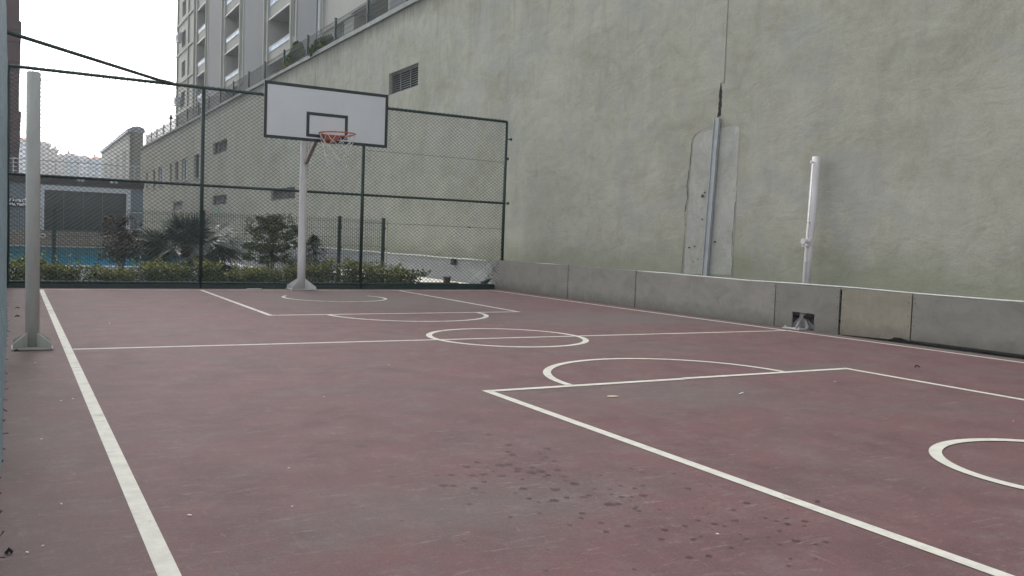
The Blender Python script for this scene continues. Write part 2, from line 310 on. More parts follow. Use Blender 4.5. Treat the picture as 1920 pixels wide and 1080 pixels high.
# ---------------------------------------------------------------- mesh helpers
class MB:
    def __init__(s): s.v = []; s.f = []
    def quad(s, a, b, c, d):
        n = len(s.v); s.v += [a, b, c, d]; s.f.append((n, n + 1, n + 2, n + 3))
    def poly(s, pts):
        n = len(s.v); s.v += list(pts); s.f.append(tuple(range(n, n + len(pts))))
    def box(s, x0, x1, y0, y1, z0, z1):
        n = len(s.v)
        s.v += [(x0, y0, z0), (x1, y0, z0), (x1, y1, z0), (x0, y1, z0), (x0, y0, z1), (x1, y0, z1), (x1, y1, z1), (x0, y1, z1)]
        for q in ((0, 3, 2, 1), (4, 5, 6, 7), (0, 1, 5, 4), (1, 2, 6, 5), (2, 3, 7, 6), (3, 0, 4, 7)): s.f.append(tuple(n + i for i in q))
    def hexa(s, b4, t4):
        n = len(s.v); s.v += list(b4) + list(t4)
        for q in ((0, 3, 2, 1), (4, 5, 6, 7), (0, 1, 5, 4), (1, 2, 6, 5), (2, 3, 7, 6), (3, 0, 4, 7)): s.f.append(tuple(n + i for i in q))
    def tube(s, pts, r, k=8, cap=True, closed=False):
        pts = [Vector(p) for p in pts]; m = len(pts); rs = r if isinstance(r, (list, tuple)) else [r] * m
        n0 = len(s.v); up = None
        for i, p in enumerate(pts):
            if closed: d = pts[(i + 1) % m] - pts[i - 1]
            else: d = pts[min(i + 1, m - 1)] - pts[max(i - 1, 0)]
            d.normalize()
            if up is None: up = Vector((0, 0, 1)) if abs(d.z) < 0.9 else Vector((1, 0, 0))
            a = d.cross(up)
            if a.length < 1e-4: a = d.cross(Vector((0.3, 1, 0.2)))
            a.normalize(); b = d.cross(a)
            for j in range(k):
                t = 2 * math.pi * j / k
                s.v.append(tuple(p + a * math.cos(t) * rs[i] + b * math.sin(t) * rs[i]))
            up = b if False else up
        for i in range(m if closed else m - 1):
            i2 = (i + 1) % m
            for j in range(k):
                s.f.append((n0 + i * k + j, n0 + i * k + (j + 1) % k, n0 + i2 * k + (j + 1) % k, n0 + i2 * k + j))
        if cap and not closed:
            s.f.append(tuple(n0 + j for j in range(k))[::-1]); s.f.append(tuple(n0 + (m - 1) * k + j for j in range(k)))
    def slab(s, outline, axis, a, b):
        """extrude an outline (2-D points) between a and b along axis"""
        def P(u, v, w): return {'x': (w, u, v), 'y': (u, w, v), 'z': (u, v, w)}[axis]
        n = len(outline); n0 = len(s.v)
        s.v += [P(u, v, a) for u, v in outline] + [P(u, v, b) for u, v in outline]
        s.f.append(tuple(n0 + i for i in range(n))); s.f.append(tuple(n0 + n + i for i in range(n))[::-1])
        for i in range(n): s.f.append((n0 + i, n0 + (i + 1) % n, n0 + n + (i + 1) % n, n0 + n + i))
    def build(s, name, m, parent=None, smooth=False, origin=None, bevel=0):
        me = bpy.data.meshes.new(name)
        off = Vector(origin) if origin is not None else Vector((0, 0, 0))
        me.from_pydata([tuple(Vector(p) - off) for p in s.v], [], s.f); me.update()
        me.materials.append(m)
        if smooth: me.polygons.foreach_set('use_smooth', [True] * len(me.polygons))
        o = bpy.data.objects.new(name, me); COL.objects.link(o)
        if origin is not None: o.location = off
        if parent is not None:
            o.parent = parent
            if origin is None: o.location = -Vector(parent.location)
            else: o.location = off - Vector(parent.location)
        if bevel:
            b = o.modifiers.new('bevel', 'BEVEL'); b.width = bevel; b.segments = 2; b.limit_method = 'ANGLE'
        return o
def thing(name, label, cat, loc=(0, 0, 0), group=None):
    o = bpy.data.objects.new(name, None); COL.objects.link(o); o.location = loc; o.empty_display_size = 0.2
    o['label'] = label; o['category'] = cat
    if group: o['group'] = group
    return o
def tag(o, label, cat, group=None):
    o['label'] = label; o['category'] = cat
    if group: o['group'] = group
    return o
def struct(o): o['kind'] = 'structure'; return o

# ---------------------------------------------------------------- ground
def sheet(name, m, x0, x1, y0, y1, z):
    b = MB(); b.quad((x0, y0, z), (x1, y0, z), (x1, y1, z), (x0, y1, z)); return struct(b.build(name, m))
sheet('ground', M['paving'], -700, 700, -300, 1500, -0.012)
sheet('court', M['court'], -0.45, 10.28, -7, 17.78, 0.0)
sheet('planting_bed', M['soil'], -2.0, 8.1, 17.80, 19.75, 0.004)
sheet('patio', M['patio'], 8.12, 10.18, 17.80, 27.5, 0.006)
b = MB(); b.quad((-9, 26.3, 0.008), (6.1, 26.3, 0.008), (6.1, 48.9, 0.008), (-9, 48.9, 0.008)); struct(b.build('pool_water', M['water']))
b = MB()
b.box(-9.4, 6.5, 48.9, 49.25, -0.01, 0.05); b.box(6.1, 6.5, 26.3, 48.9, -0.01, 0.05); b.box(-9.4, 6.5, 25.9, 26.3, -0.01, 0.05)
struct(b.build('pool_edge', mat('pool_coping', (0.42, 0.42, 0.40), 0.8)))

# court markings, each on its own thin sheet
LW = 0.07; _z = [0.0010]
def strip(pts, w, name='court_line'):
    """closed or open polyline ribbon; pts centre line"""
    z = _z[0]; _z[0] += 0.00025
    b = MB(); P = [Vector((p[0], p[1])) for p in pts]; L = []; Rr = []
    for i, p in enumerate(P):
        d = (P[min(i + 1, len(P) - 1)] - P[max(i - 1, 0)]); d.normalize(); nrm = Vector((-d.y, d.x)) * w / 2
        L.append(p + nrm); Rr.append(p - nrm)
    for i in range(len(P) - 1):
        b.quad((L[i].x, L[i].y, z), (Rr[i].x, Rr[i].y, z), (Rr[i + 1].x, Rr[i + 1].y, z), (L[i + 1].x, L[i + 1].y, z))
    return struct(b.build(name, M['line']))
def arc(cx, cy, r, a0, a1, n=90): return [(cx + r * math.cos(R(a0 + (a1 - a0) * i / n)), cy + r * math.sin(R(a0 + (a1 - a0) * i / n))) for i in range(n + 1)]
h = LW / 2
strip([(0.425 + h, -2), (0.41 + h, 17.14)], LW, 'sideline')
strip([(9.85 - h, -0.5), (9.705 - h, 5.5), (9.69 - h, 6.95), (9.52 - h, 12.1), (9.43 - h, 17.15)], LW, 'sideline')
strip([(0.41, 17.17), (9.44, 17.17)], 0.06, 'baseline')
strip([(0.49, 8.92), (9.66, 8.79)], 0.06, 'centre_line')
strip(arc(5.09, 8.93, 0.96 - h, 0, 360, 120), LW, 'centre_circle')
strip([(3.06 + h, 17.14), (3.04 + h, 11.93 + .065)], LW, 'key_line'); strip([(7.13 - h, 17.14), (7.10 - h, 12.04 + .065)], LW, 'key_line')
strip([(3.04, 11.93 + h), (7.10, 12.04 + h)], LW, 'free_throw_line')
strip(arc(5.09, 12.02, 1.24 - h, 180.5, 359.5), LW, 'free_throw_arc')
strip([(3.086 + h, 5.78 - LW), (3.06 + h, -1)], LW, 'key_line'); strip([(7.163 - h, 5.79 - LW), (7.155 - h, 4.0), (7.15 - h, -1)], LW, 'key_line')
strip([(3.086, 5.78 - h), (5.05, 5.785 - h), ], LW, 'free_throw_line'); strip([(5.06, 5.80 - h), (7.163, 5.79 - h)], LW, 'free_throw_line')
strip(arc(5.09, 5.78, 1.24 - h, 0.5, 179.5), LW, 'free_throw_arc')
strip(arc(5.03, 15.12, 0.90, 146, 390, 90), 0.06, 'basket_arc')
strip(arc(5.07, 2.55, 0.73 - h, -40, 220, 90), LW, 'basket_arc')

# dark drip stains soaked into the court near the free throw lane
SPOTS = [(2.437,4.454,0.019),(2.42,4.187,0.022),(2.338,4.048,0.02),(2.329,3.986,0.021),(2.578,4.035,0.022),(2.483,3.958,0.013),(2.469,3.873,0.017),(2.424,3.835,0.017),(2.463,3.788,0.014),(2.079,3.918,0.017),(1.99,3.859,0.021),(2.16,3.82,0.025),(2.212,3.817,0.021),(2.214,3.729,0.021),(2.288,3.716,0.015),(2.183,3.685,0.017),(2.237,3.64,0.025),(2.293,3.64,0.025),(2.382,3.626,0.019),(2.29,3.569,0.016),(2.35,3.512,0.017),(1.78,3.762,0.015),(1.85,3.749,0.016),(1.941,3.702,0.019),(2.0,3.699,0.021),(2.072,3.637,0.02),(2.256,3.545,0.011),(2.133,3.548,0.011),(1.575,3.83,0.016),(1.737,3.601,0.022),(1.78,3.578,0.016),(1.849,3.505,0.018),(1.941,3.581,0.016),(2.308,3.44,0.011),(2.325,3.386,0.024),(2.187,3.339,0.025),(2.054,3.41,0.02),(1.986,3.362,0.01),(1.85,3.428,0.01),(2.001,3.264,0.015),(2.089,3.199,0.022),(2.166,3.212,0.015),(2.282,3.204,0.013),(2.235,3.192,0.012),(2.363,3.276,0.013),(2.286,3.054,0.025),(2.327,3.04,0.018),(2.53,3.46,0.012),(2.387,3.174,0.011),(2.403,3.121,0.015),(2.451,3.105,0.01),(2.512,3.102,0.021),(2.51,3.269,0.013),(2.427,3.244,0.01),(2.549,3.212,0.013),(2.613,3.231,0.011),(2.757,3.514,0.011),(2.767,3.43,0.009),(2.102,2.997,0.014),(2.061,2.943,0.012),(1.936,3.069,0.011),(2.012,3.206,0.009),(1.797,3.077,0.011),(1.969,2.887,0.011),(2.102,2.859,0.014),(2.18,2.783,0.015),(2.055,2.761,0.013),(2.446,2.903,0.009),(2.9,3.347,0.011),(2.786,3.108,0.018),(2.909,3.249,0.007),(2.5,2.721,0.013),(2.4,2.687,0.015),(2.291,2.683,0.015),(2.206,2.602,0.014),(2.322,2.548,0.013),(2.373,2.56,0.008),(2.535,2.658,0.016),(2.647,2.653,0.017),(2.554,2.619,0.009),(2.745,2.766,0.012),(2.88,2.822,0.018),(2.76,2.905,0.008),(2.796,2.628,0.01),(2.806,2.575,0.01),(2.878,2.588,0.011),(2.822,2.529,0.014),(2.924,2.528,0.016),(2.869,2.482,0.01),(2.524,2.465,0.013),(2.392,2.415,0.012),(2.173,2.402,0.014),(2.25,2.383,0.013),(2.692,2.366,0.017),(2.72,2.479,0.01),(2.792,2.304,0.013),(2.733,2.303,0.01),(2.6,2.362,0.01),(2.618,2.441,0.007),(2.538,2.512,0.008),(3.203,2.703,0.015),(3.221,2.718,0.01),(2.978,2.67,0.008),(3.109,2.836,0.013),(2.95,2.88,0.005),(2.971,3.066,0.008),(2.918,3.104,0.007),(2.424,3.386,0.005),(1.368,3.209,0.01),(1.283,3.423,0.006),(1.491,2.893,0.008),(1.648,4.452,0.033),(1.583,4.189,0.011),(1.666,4.037,0.007),(1.721,3.299,0.012),(2.349,2.958,0.011),(2.349,2.924,0.012),(2.37,2.97,0.008),(2.408,3.064,0.008),(2.603,2.857,0.006),(2.638,2.842,0.008),(2.608,2.775,0.008),(2.605,2.98,0.005),(2.753,3.396,0.007),(2.799,3.366,0.008),(2.248,3.177,0.01),(2.34,3.538,0.008),(2.071,3.73,0.009),(2.083,3.81,0.007),(2.515,2.232,0.008),(2.605,2.191,0.006),(1.62,2.511,0.009),(1.912,2.392,0.009),(2.453,2.184,0.008),(1.738,2.688,0.007)]
b = MB(); rq = random.Random(77)
for (x, y, r_) in SPOTS:
    n = 13; ph = [rq.uniform(0, 6.28) for _ in range(3)]
    b.poly([(x + r_ * (1 + .16 * math.sin(3 * a + ph[0]) + .12 * math.sin(5 * a + ph[1])) * math.cos(a), y + r_ * (1 + .16 * math.sin(3 * a + ph[0]) + .12 * math.sin(4 * a + ph[2])) * math.sin(a), 0.0008) for a in [2 * math.pi * k / n for k in range(n)]])
struct(b.build('drip_stains', mat('drip_stain', (0.066, 0.031, 0.033), 0.6, 0, 0.35, 9)))

# ---------------------------------------------------------------- large wall (podium with terrace)
XW = 10.30
ztop = lambda y: 7.90 + 0.0048 * y
podium = thing('podium_building', 'long bare grey stucco wall rising beside the court, with louvred vents', 'building', (XW, 10, 0))
def faced(mb, X, y0, y1, z0, z1, ops, depth, topf=None):
    """facade facing -X with rectangular openings (ya,yb,za,zb) and reveals"""
    ys = sorted({y0, y1} | {o[0] for o in ops} | {o[1] for o in ops}); zs = sorted({z0, z1} | {o[2] for o in ops} | {o[3] for o in ops})
    T = lambda y, z: topf(y) if (topf and z == z1) else z
    for i in range(len(ys) - 1):
        for j in range(len(zs) - 1):
            a, c, e, g = ys[i], ys[i + 1], zs[j], zs[j + 1]; my, mz = (a + c) / 2, (e + g) / 2
            if any(o[0] < my < o[1] and o[2] < mz < o[3] for o in ops): continue
            mb.quad((X, c, e), (X, a, e), (X, a, T(a, g)), (X, c, T(c, g)))
    for (a, c, e, g) in ops:
        D = X + depth
        mb.quad((X, a, e), (X, c, e), (D, c, e), (D, a, e)); mb.quad((X, a, g), (D, a, g), (D, c, g), (X, c, g))
        mb.quad((X, a, e), (D, a, e), (D, a, g), (X, a, g)); mb.quad((X, c, e), (X, c, g), (D, c, g), (D, c, e))
vents = [(23.9, 26.2, 5.57, 6.24), (50.1, 54.0, 5.52, 6.22), (36.5, 40.4, 2.55, 3.07), (50.0, 53.9, 2.56, 3.12), (64.4, 68.6, 2.40, 3.08)]
wins = [(58.4, 60.2, 4.40, 5.94), (62.6, 65.0, 4.46, 5.98), (66.45, 67.9, 4.60, 5.95), (69.35, 70.4, 4.6, 5.94), (73.6, 76.3, 4.54, 5.97), (78.0, 79.4, 4.45, 5.96), (82.6, 83.6, 4.6, 5.96)]
b = MB(); faced(b, XW, -12, 88, 0, 7.9, vents + wins, 0.28, ztop)
b.box(XW + 0.29, XW + 0.4, -12, 88, 0, 7.7)
b.quad((XW, -12, ztop(-12)), (XW + 30, -12, ztop(-12)), (XW + 30, 88, ztop(88)), (XW, 88, ztop(88)))
b.quad((XW, -12, 0), (XW, -12, 7.84), (XW + 30, -12, 7.84), (XW + 30, -12, 0)); b.quad((XW, 88, 0), (XW + 30, 88, 0), (XW + 30, 88, 8.3), (XW, 88, 8.3))
b.build('wall', M['stucco'], podium)
def slope_box(mb, x0, x1, y0, y1, dz0, dz1):
    mb.hexa([(x0, y0, ztop(y0) + dz0), (x1, y0, ztop(y0) + dz0), (x1, y1, ztop(y1) + dz0), (x0, y1, ztop(y1) + dz0)],
            [(x0, y0, ztop(y0) + dz1), (x1, y0, ztop(y0) + dz1), (x1, y1, ztop(y1) + dz1), (x0, y1, ztop(y1) + dz1)])
b = MB(); y = -12
while y < 88:
    slope_box(b, XW - 0.07, XW + 0.35, y + 0.008, min(y + 2.0, 88), 0.003 + random.uniform(0, 0.012), 0.15 + random.uniform(-0.01, 0.012)); y += 2.0
b.build('coping', M['coping'], podium)
for (a, c, e, g) in vents:
    fr = MB(); t_ = 0.05
    for q in ((a, c, e, e + t_), (a, c, g - t_, g), (a, a + t_, e + t_, g - t_), (c - t_, c, e + t_, g - t_)): fr.box(XW + 0.10, XW + 0.16, q[0] + .002, q[1] - .002, q[2] + .002, q[3] - .002)
    for k in (1, 2): yy = a + (c - a) * k / 3; fr.box(XW + 0.085, XW + 0.12, yy - 0.014, yy + 0.014, e + t_, g - t_)
    v_ = fr.build('vent', M['louvre'], podium)
    sl_ = MB(); n = 9
    for k in range(n):
        z = e + 0.06 + (g - e - 0.12) * k / (n - 1)
        sl_.hexa([(XW + 0.11, a + .055, z - 0.012), (XW + 0.165, a + .055, z + 0.022), (XW + 0.165, c - .055, z + 0.022), (XW + 0.11, c - .055, z - 0.012)],
                 [(XW + 0.11, a + .055, z - 0.004), (XW + 0.165, a + .055, z + 0.036), (XW + 0.165, c - .055, z + 0.036), (XW + 0.11, c - .055, z - 0.004)])
    o = sl_.build('louvre_slats', M['louvre'], None); o.parent = v_
    bk = MB(); bk.box(XW + 0.22, XW + 0.25, a + .002, c - .002, e + .002, g - .002); o = bk.build('vent_backing', M['dark'], None); o.parent = v_
for (a, c, e, g) in wins:
    wd = MB(); wd.box(XW + 0.20, XW + 0.22, a + .002, c - .002, e + .002, g - .002); w_ = wd.build('window', M['glass2'], podium)
    fr = MB(); t_ = 0.09
    for q in ((a, c, e, e + t_), (a, c, g - t_, g), (a, a + t_, e + t_, g - t_), (c - t_, c, e + t_, g - t_)): fr.box(XW + 0.13, XW + 0.198, q[0] + .002, q[1] - .002, q[2] + .002, q[3] - .002)
    if c - a > 2: yy = (a + c) / 2; fr.box(XW + 0.13, XW + 0.198, yy - 0.08, yy + 0.08, e + t_, g - t_)
    o = fr.build('window_frame', M['wframe'] if c - a > 2 else M['gframe'], None); o.parent = w_
    si = MB(); si.box(XW - 0.06, XW + 0.10, a - 0.08, c + 0.08, e - 0.09, e - 0.003); o = si.build('window_sill', M['coping'], None); o.parent = w_
# base band with its white pipe
b = MB(); b.box(XW - 0.10, XW - 0.003, -12, 49.0, 0.0, 0.60); b.build('wall_base', M['basewall'], podium)
b = MB(); pts = [(XW - 0.13 if yy > 18.5 else 10.0, yy, 0.655 + 0.008 * math.sin(yy * 1.7) + (0.0 if yy < 18 else -0.04)) for yy in [-12 + i * 1.0 for i in range(58)]]
b.tube([p for p in pts if p[1] <= 18.5], 0.0125, 8); b.tube([p for p in pts if p[1] >= 18.5], 0.018, 8); b.build('wall_pipe', M['whitetrim'], podium, True)
# cement patch, channel, gap, cracks
rnd = random.Random(3)
def jag(u0, v0, u1, v1, n, amp):
    return [(u0 + (u1 - u0) * i / n + rnd.uniform(-amp, amp), v0 + (v1 - v0) * i / n + rnd.uniform(-amp, amp)) for i in range(n)]
pl = jag(11.86, 0.66, 11.78, 3.0, 60, 0.012) + jag(11.76, 3.02, 11.66, 3.12, 5, 0.015) + jag(11.60, 3.12, 10.72, 3.17, 12, 0.018) + jag(10.66, 3.12, 10.68, 0.66, 70, 0.014)
b = MB(); b.slab(pl, 'x', XW - 0.0045, XW - 0.002); b.build('cement_patch', M['patch'], podium)
b = MB()
b.slab([(11.225, 0.62), (11.355, 0.62), (11.235, 3.31), (11.10, 3.31)], 'x', XW - 0.045, XW - 0.0165)
b.slab([(11.225, 0.62), (11.245, 0.62), (11.12, 3.31), (11.10, 3.31)], 'x', XW - 0.06, XW - 0.0455)
b.slab([(11.335, 0.62), (11.355, 0.62), (11.235, 3.31), (11.215, 3.31)], 'x', XW - 0.06, XW - 0.0455)
b.build('metal_channel', M['galv'], podium)
gp = jag(11.195, 3.32, 11.175, 3.80, 14, 0.010) + jag(11.15, 3.90, 11.14, 3.90, 1, 0.003) + jag(11.125, 3.78, 11.115, 3.32, 14, 0.012)
b = MB(); b.slab([(u, v) for u, v in gp], 'x', XW - 0.006, XW - 0.001); b.build('dark_gap', M['dark'], podium)
b = MB()
for y_, w in ((11.175, 0.008), (11.15, 0.004), (11.075, 0.005)):
    l = [(y_ + rnd.uniform(-.004, .004) - 0.012 * i / 30, 3.86 + 4.0 * i / 30) for i in range(31)]
    b.slab([(u - w / 2, v) for u, v in l] + [(u + w / 2, v) for u, v in l[::-1]], 'x', XW - 0.004, XW - 0.001)
b.slab([(11.165, 3.9), (11.08, 3.9), (11.068, 7.85), (11.145, 7.85)], 'x', XW - 0.0105, XW - 0.0045)
b.build('joint_strip', M['stucco'], podium)
b = MB()
def crackline(pts, w, x=XW - 0.018):
    b = MB()
    L = [(u + rnd.uniform(-.006, .006), v) for u, v in pts]; ws = [w * rnd.uniform(0.3, 1.3) for _ in L]
    b.slab([(u - q / 2, v) for (u, v), q in zip(L, ws)] + [(u + q / 2, v) for (u, v), q in list(zip(L, ws))[::-1]], 'x', x, x + 0.0015)
    b.build('crack', M['crack'], podium)
def densify(pts, n=6):
    o = []
    for i in range(len(pts) - 1):
        for k in range(n): f = k / n; o.append((pts[i][0] + (pts[i + 1][0] - pts[i][0]) * f + rnd.uniform(-.008, .008), pts[i][1] + (pts[i + 1][1] - pts[i][1]) * f))
    return o + [pts[-1]]
crackline(densify([(11.90, 1.75), (11.84, 2.0), (11.87, 2.2), (11.82, 2.6), (11.79, 3.0), (11.70, 3.09), (11.60, 3.14), (11.35, 3.18)], 5), 0.016)
crackline(densify([(11.90, 0.68), (11.885, 1.2), (11.86, 1.5), (11.89, 1.72)], 5), 0.010)
crackline(densify([(11.29, 2.35), (11.265, 3.1)], 8), 0.020, XW - 0.0185)
crackline(densify([(11.13, 3.15), (10.95, 3.17), (10.75, 3.19)], 4), 0.012)
crackline(densify([(10.66, 0.7), (10.70, 1.3), (10.665, 1.9)], 7), 0.008)
# long hairline crack further along
crackline(densify([(34.0, 7.6), (34.05, 6.9), (34.3, 5.6), (34.6, 4.2), (35.2, 2.2), (35.6, 0.65)], 7), 0.035, XW - 0.004)
for (yy, zz, s) in ((11.46, 2.02, .05), (11.60, 1.15, .03), (11.74, 1.13, .035), (11.50, 0.93, .02), (11.10, 1.24, .035), (11.44, 1.62, .03), (11.62, 0.88, .02), (11.35, 0.9, .015), (11.41, 2.08, .03), (10.9, 1.12, .012)):
    pts = [(yy + s * rnd.uniform(.5, 1.2) * math.cos(a), zz + s * 0.6 * rnd.uniform(.4, 1.1) * math.sin(a)) for a in [k * math.pi / 5 for k in range(10)]]
    b = MB(); b.slab(pts, 'x', XW - 0.018, XW - 0.0165); b.build('chip', M['crack'], podium)
# little round sign on the wall
b = MB(); b.slab([(52.4 + .38 * math.cos(k * math.pi / 12), 2.25 + .17 * math.sin(k * math.pi / 12)) for k in range(24)], 'x', XW - 0.04, XW - 0.005)
tag(b.build('wall_sign', mat('teal_sign', (0.10, 0.32, 0.28), 0.5)), 'tiny round teal sign on the grey wall above the palm', 'sign')

# terrace fence on the wall top
tf = thing('terrace_fence', 'green wire fence on posts along the top of the tall grey wall', 'fence', (10.5, 55, 8.2))
py = [21.9, 25.4, 28.8, 32.26, 35.8, 39.4, 42.8, 46.1, 49.7, 53.2, 56.6, 60.0, 64.3, 68.3, 71.6, 75.1, 78.9, 82.2, 85.3]
for y in py:
    b = MB(); zb = ztop(y) + 0.14; b.box(10.46, 10.54, y - 0.045, y + 0.045, zb, zb + 1.0); b.box(10.45, 10.55, y - 0.055, y + 0.055, zb + 1.0, zb + 1.02)
    if y < 50: b.box(10.44, 10.46, y - 0.07, y + 0.07, zb + 0.42, zb + 0.46)
    b.build('post', M['green'], tf)
for y0, y1 in zip(py[:-1], py[1:]):
    b = MB(); zb = ztop(y0) + 0.16
    for k in range(6):
        z = zb + 0.05 + k * 0.17; b.box(10.493, 10.507, y0 + .05, y1 - .05, z, z + (0.016 if k in (0, 4, 5) else 0.010))
    n = int((y1 - y0) / 0.07)
    for k in range(1, n): yy = y0 + (y1 - y0) * k / n; b.box(10.497, 10.503, yy - 0.006, yy + 0.006, zb + 0.02, zb + 0.92)
    b.build('mesh_panel', M['mesh'], tf)
# lamp post on the terrace
lp = thing('lamp_post', 'slim dark lamp post standing on the far terrace against the white sky', 'lamp post', (10.8, 73.5, 8.3))
b = MB(); b.tube([(10.8, 73.5, 8.3), (10.8, 73.5, 9.75)], 0.035, 8); b.build('pole', M['green'], lp)
b = MB(); b.tube([(10.8, 73.5, 9.62), (10.8, 73.5, 9.70), (10.8, 73.5, 9.85), (10.8, 73.5, 10.1)], [0.05, 0.16, 0.10, 0.01], 10); b.tube([(10.6, 73.5, 9.72), (11.0, 73.5, 9.72)], 0.025, 6); b.build('lantern', M['fascia'], lp)

# ---------------------------------------------------------------- foliage helpers
def leaves(mb, centre, rad, n, size, rg, flat=0.0, shell=0.35, asp=0.55):
    for _ in range(n):
        while True:
            p = Vector((rg.uniform(-1, 1), rg.uniform(-1, 1), rg.uniform(-1, 1)))
            if shell < p.length <= 1: break
        p = Vector((p.x * rad[0], p.y * rad[1], p.z * rad[2])) + Vector(centre)
        a = Vector((rg.gauss(0, 1), rg.gauss(0, 1), rg.gauss(0, 1) * (1 - flat))).normalized()
        c = a.cross(Vector((rg.gauss(0, 1), rg.gauss(0, 1), rg.gauss(0, 1)))).normalized()
        s = size * rg.uniform(0.6, 1.3); w = c * s * asp * 0.5; m1 = p + a * s * 0.45
        up = a.cross(c) * s * 0.12
        mb.poly([tuple(p), tuple(m1 + w + up), tuple(p + a * s), tuple(m1 - w + up)])
# hedge
rg = random.Random(11)
hedge = thing('hedge', 'low leafy hedge with yellow green tips running behind the green chain link fence', 'hedge', (3.8, 18.5, 0))
b = MB(); b2 = MB()
def hz(x): return 0.37 + 0.07 * math.sin(x * 2.3 + 1) + 0.05 * math.sin(x * 5.9) + (0.13 if 6.0 < x < 7.3 else 0)
for i in range(230):
    x = rg.uniform(-1.2, 7.75); y = rg.uniform(18.08, 19.1); H = hz(x) * rg.uniform(0.8, 1.1)
    leaves(b, (x, y, H * 0.45), (0.16, 0.16, H * 0.5), 75, 0.058, rg, 0, 0.3)
    leaves(b2, (x, y, H * 0.93), (0.11, 0.12, 0.075), rg.randint(16, 56), 0.055, rg, 0.2, 0.1)
for i in range(60):
    x = rg.uniform(-1.0, 7.8); y = rg.uniform(18.15, 18.9); H = hz(x) + rg.uniform(0.02, 0.16)
    leaves(b2, (x, y, H), (0.045, 0.045, 0.10), 14, 0.055, rg, 0.2, 0.0)
b.build('foliage', M['hedge'], hedge); b2.build('young_shoots', M['young'], hedge)
b = MB()
for i in range(130):
    x = rg.uniform(-1.2, 7.75); y = rg.uniform(18.1, 19.0); b.tube([(x, y, 0), (x + rg.uniform(-.1, .1), y + rg.uniform(-.05, .05), hz(x) * 0.9)], [0.008, 0.003], 4)
b.build('stems', M['twig'], hedge)
# low ivy-like sprig past the hedge end
spr = thing('leafy_sprig', 'dark green leafy sprig sprawling past the end post of the inner fence', 'plant', (7.95, 18.6, 0))
b = MB(); leaves(b, (7.95, 18.6, 0.18), (0.26, 0.2, 0.20), 230, 0.075, rg, 0, 0.0, 0.8); leaves(b, (8.3, 18.6, 0.30), (0.16, 0.08, 0.07), 36, 0.07, rg, 0, 0, 0.8)
b.build('foliage', M['shrub'], spr)
b = MB()
for k in range(7): b.tube([(7.8 + k * .03, 18.6, 0), (7.85 + k * .05, 18.6 + rg.uniform(-.1, .1), 0.2), (7.9 + k * .1, 18.6, 0.2 + 0.03 * k)], [0.006, 0.005, 0.003], 4)
b.build('stems', M['twig'], spr)

# palm
def fan(mb, base, az, el, pet, flen, droop, rg, nl=30, spread=125):
    d = Vector((math.cos(az) * math.cos(el), math.sin(az) * math.cos(el), math.sin(el)))
    side = Vector((-math.sin(az), math.cos(az), 0)); nrm = side.cross(d)
    ro = rg.uniform(-1.25, 1.25); side, nrm = side * math.cos(ro) + nrm * math.sin(ro), nrm * math.cos(ro) - side * math.sin(ro)
    c = Vector(base) + d * pet + Vector((0, 0, -droop * pet * 0.3))
    mb.tube([base, tuple(Vector(base) + d * pet * .5 + Vector((0, 0, .02))), tuple(c)], [0.012, 0.009, 0.006], 5)
    for i in range(nl):
        a = R(-spread + 2 * spread * i / (nl - 1) + rg.uniform(-2, 2)); L = flen * (0.72 + 0.28 * math.cos(a * 0.8)) * rg.uniform(0.88, 1.05)
        dr = (d * math.cos(a) + side * math.sin(a)).normalized(); ws = (side * math.cos(a) - d * math.sin(a)).normalized()
        p1 = c + dr * L * 0.5 + nrm * 0.04 * L; p2 = c + dr * L + Vector((0, 0, -droop * L * rg.uniform(0.25, 0.7)))
        w = 0.019
        mb.poly([tuple(c), tuple(p1 + ws * w + nrm * .004), tuple(p2), tuple(p1 - ws * w - nrm * .004)])
PB = (3.52, 21.3)
palm = thing('palm_tree', 'short fan palm with dark green fronds beside the pool behind the fence', 'palm tree', (PB[0], PB[1], 0))
b = MB(); b.tube([(PB[0] + rg.uniform(-.01, .01), PB[1], z) for z in (0, .15, .3, .45, .6, .75, .85)], [.13, .12, .14, .125, .13, .11, .05], 12); 
for k in range(60):
    a = rg.uniform(0, 6.28); z = rg.uniform(.1, .8); b.tube([(PB[0] + .11 * math.cos(a), PB[1] + .11 * math.sin(a), z), (PB[0] + .17 * math.cos(a), PB[1] + .17 * math.sin(a), z + .07)], [.02, .004], 4)
b.build('trunk', M['bark'], palm)
rg = random.Random(5)
specs = []
for k in range(9): specs.append((k * 0.72 + 0.3, R(rg.uniform(38, 70)), 0.24, 0.68, 0.2))
for k in range(15): specs.append((k * 0.42, R(rg.uniform(6, 30)), 0.74, 0.74, 0.45))
for k in range(11): specs.append((k * 0.58 + .2, R(rg.uniform(-14, 8)), 0.82, 0.68, 0.7))
for s_ in specs:
    b = MB(); fan(b, (PB[0], PB[1], 0.80), s_[0], s_[1], s_[2] * rg.uniform(.8, 1.15), s_[3] * rg.uniform(.85, 1.1), s_[4], rg); b.build('frond', M['palm'], palm)
dh = thing('dead_frond_heap', 'dark heap of dead fronds lying right of the palm trunk', 'dead leaves', (4.15, 21.0, 0))
b = MB()
for k in range(220):
    x = 4.15 + rg.uniform(-.36, .36); a = rg.gauss(0, .5); z = rg.uniform(0.02, 0.47 - 0.5 * abs(x - 4.05)); p = Vector((x, 21 + rg.uniform(-.12, .12), z)); d = Vector((math.cos(a), rg.uniform(-.4, .4), -0.35 + .3 * math.sin(a))) * rg.uniform(.12, .3)
    w = Vector((0, .01, .018)); b.poly([tuple(p - d), tuple(p + w), tuple(p + d), tuple(p - w)])
b.build('fronds', M['deadleaf'], dh)

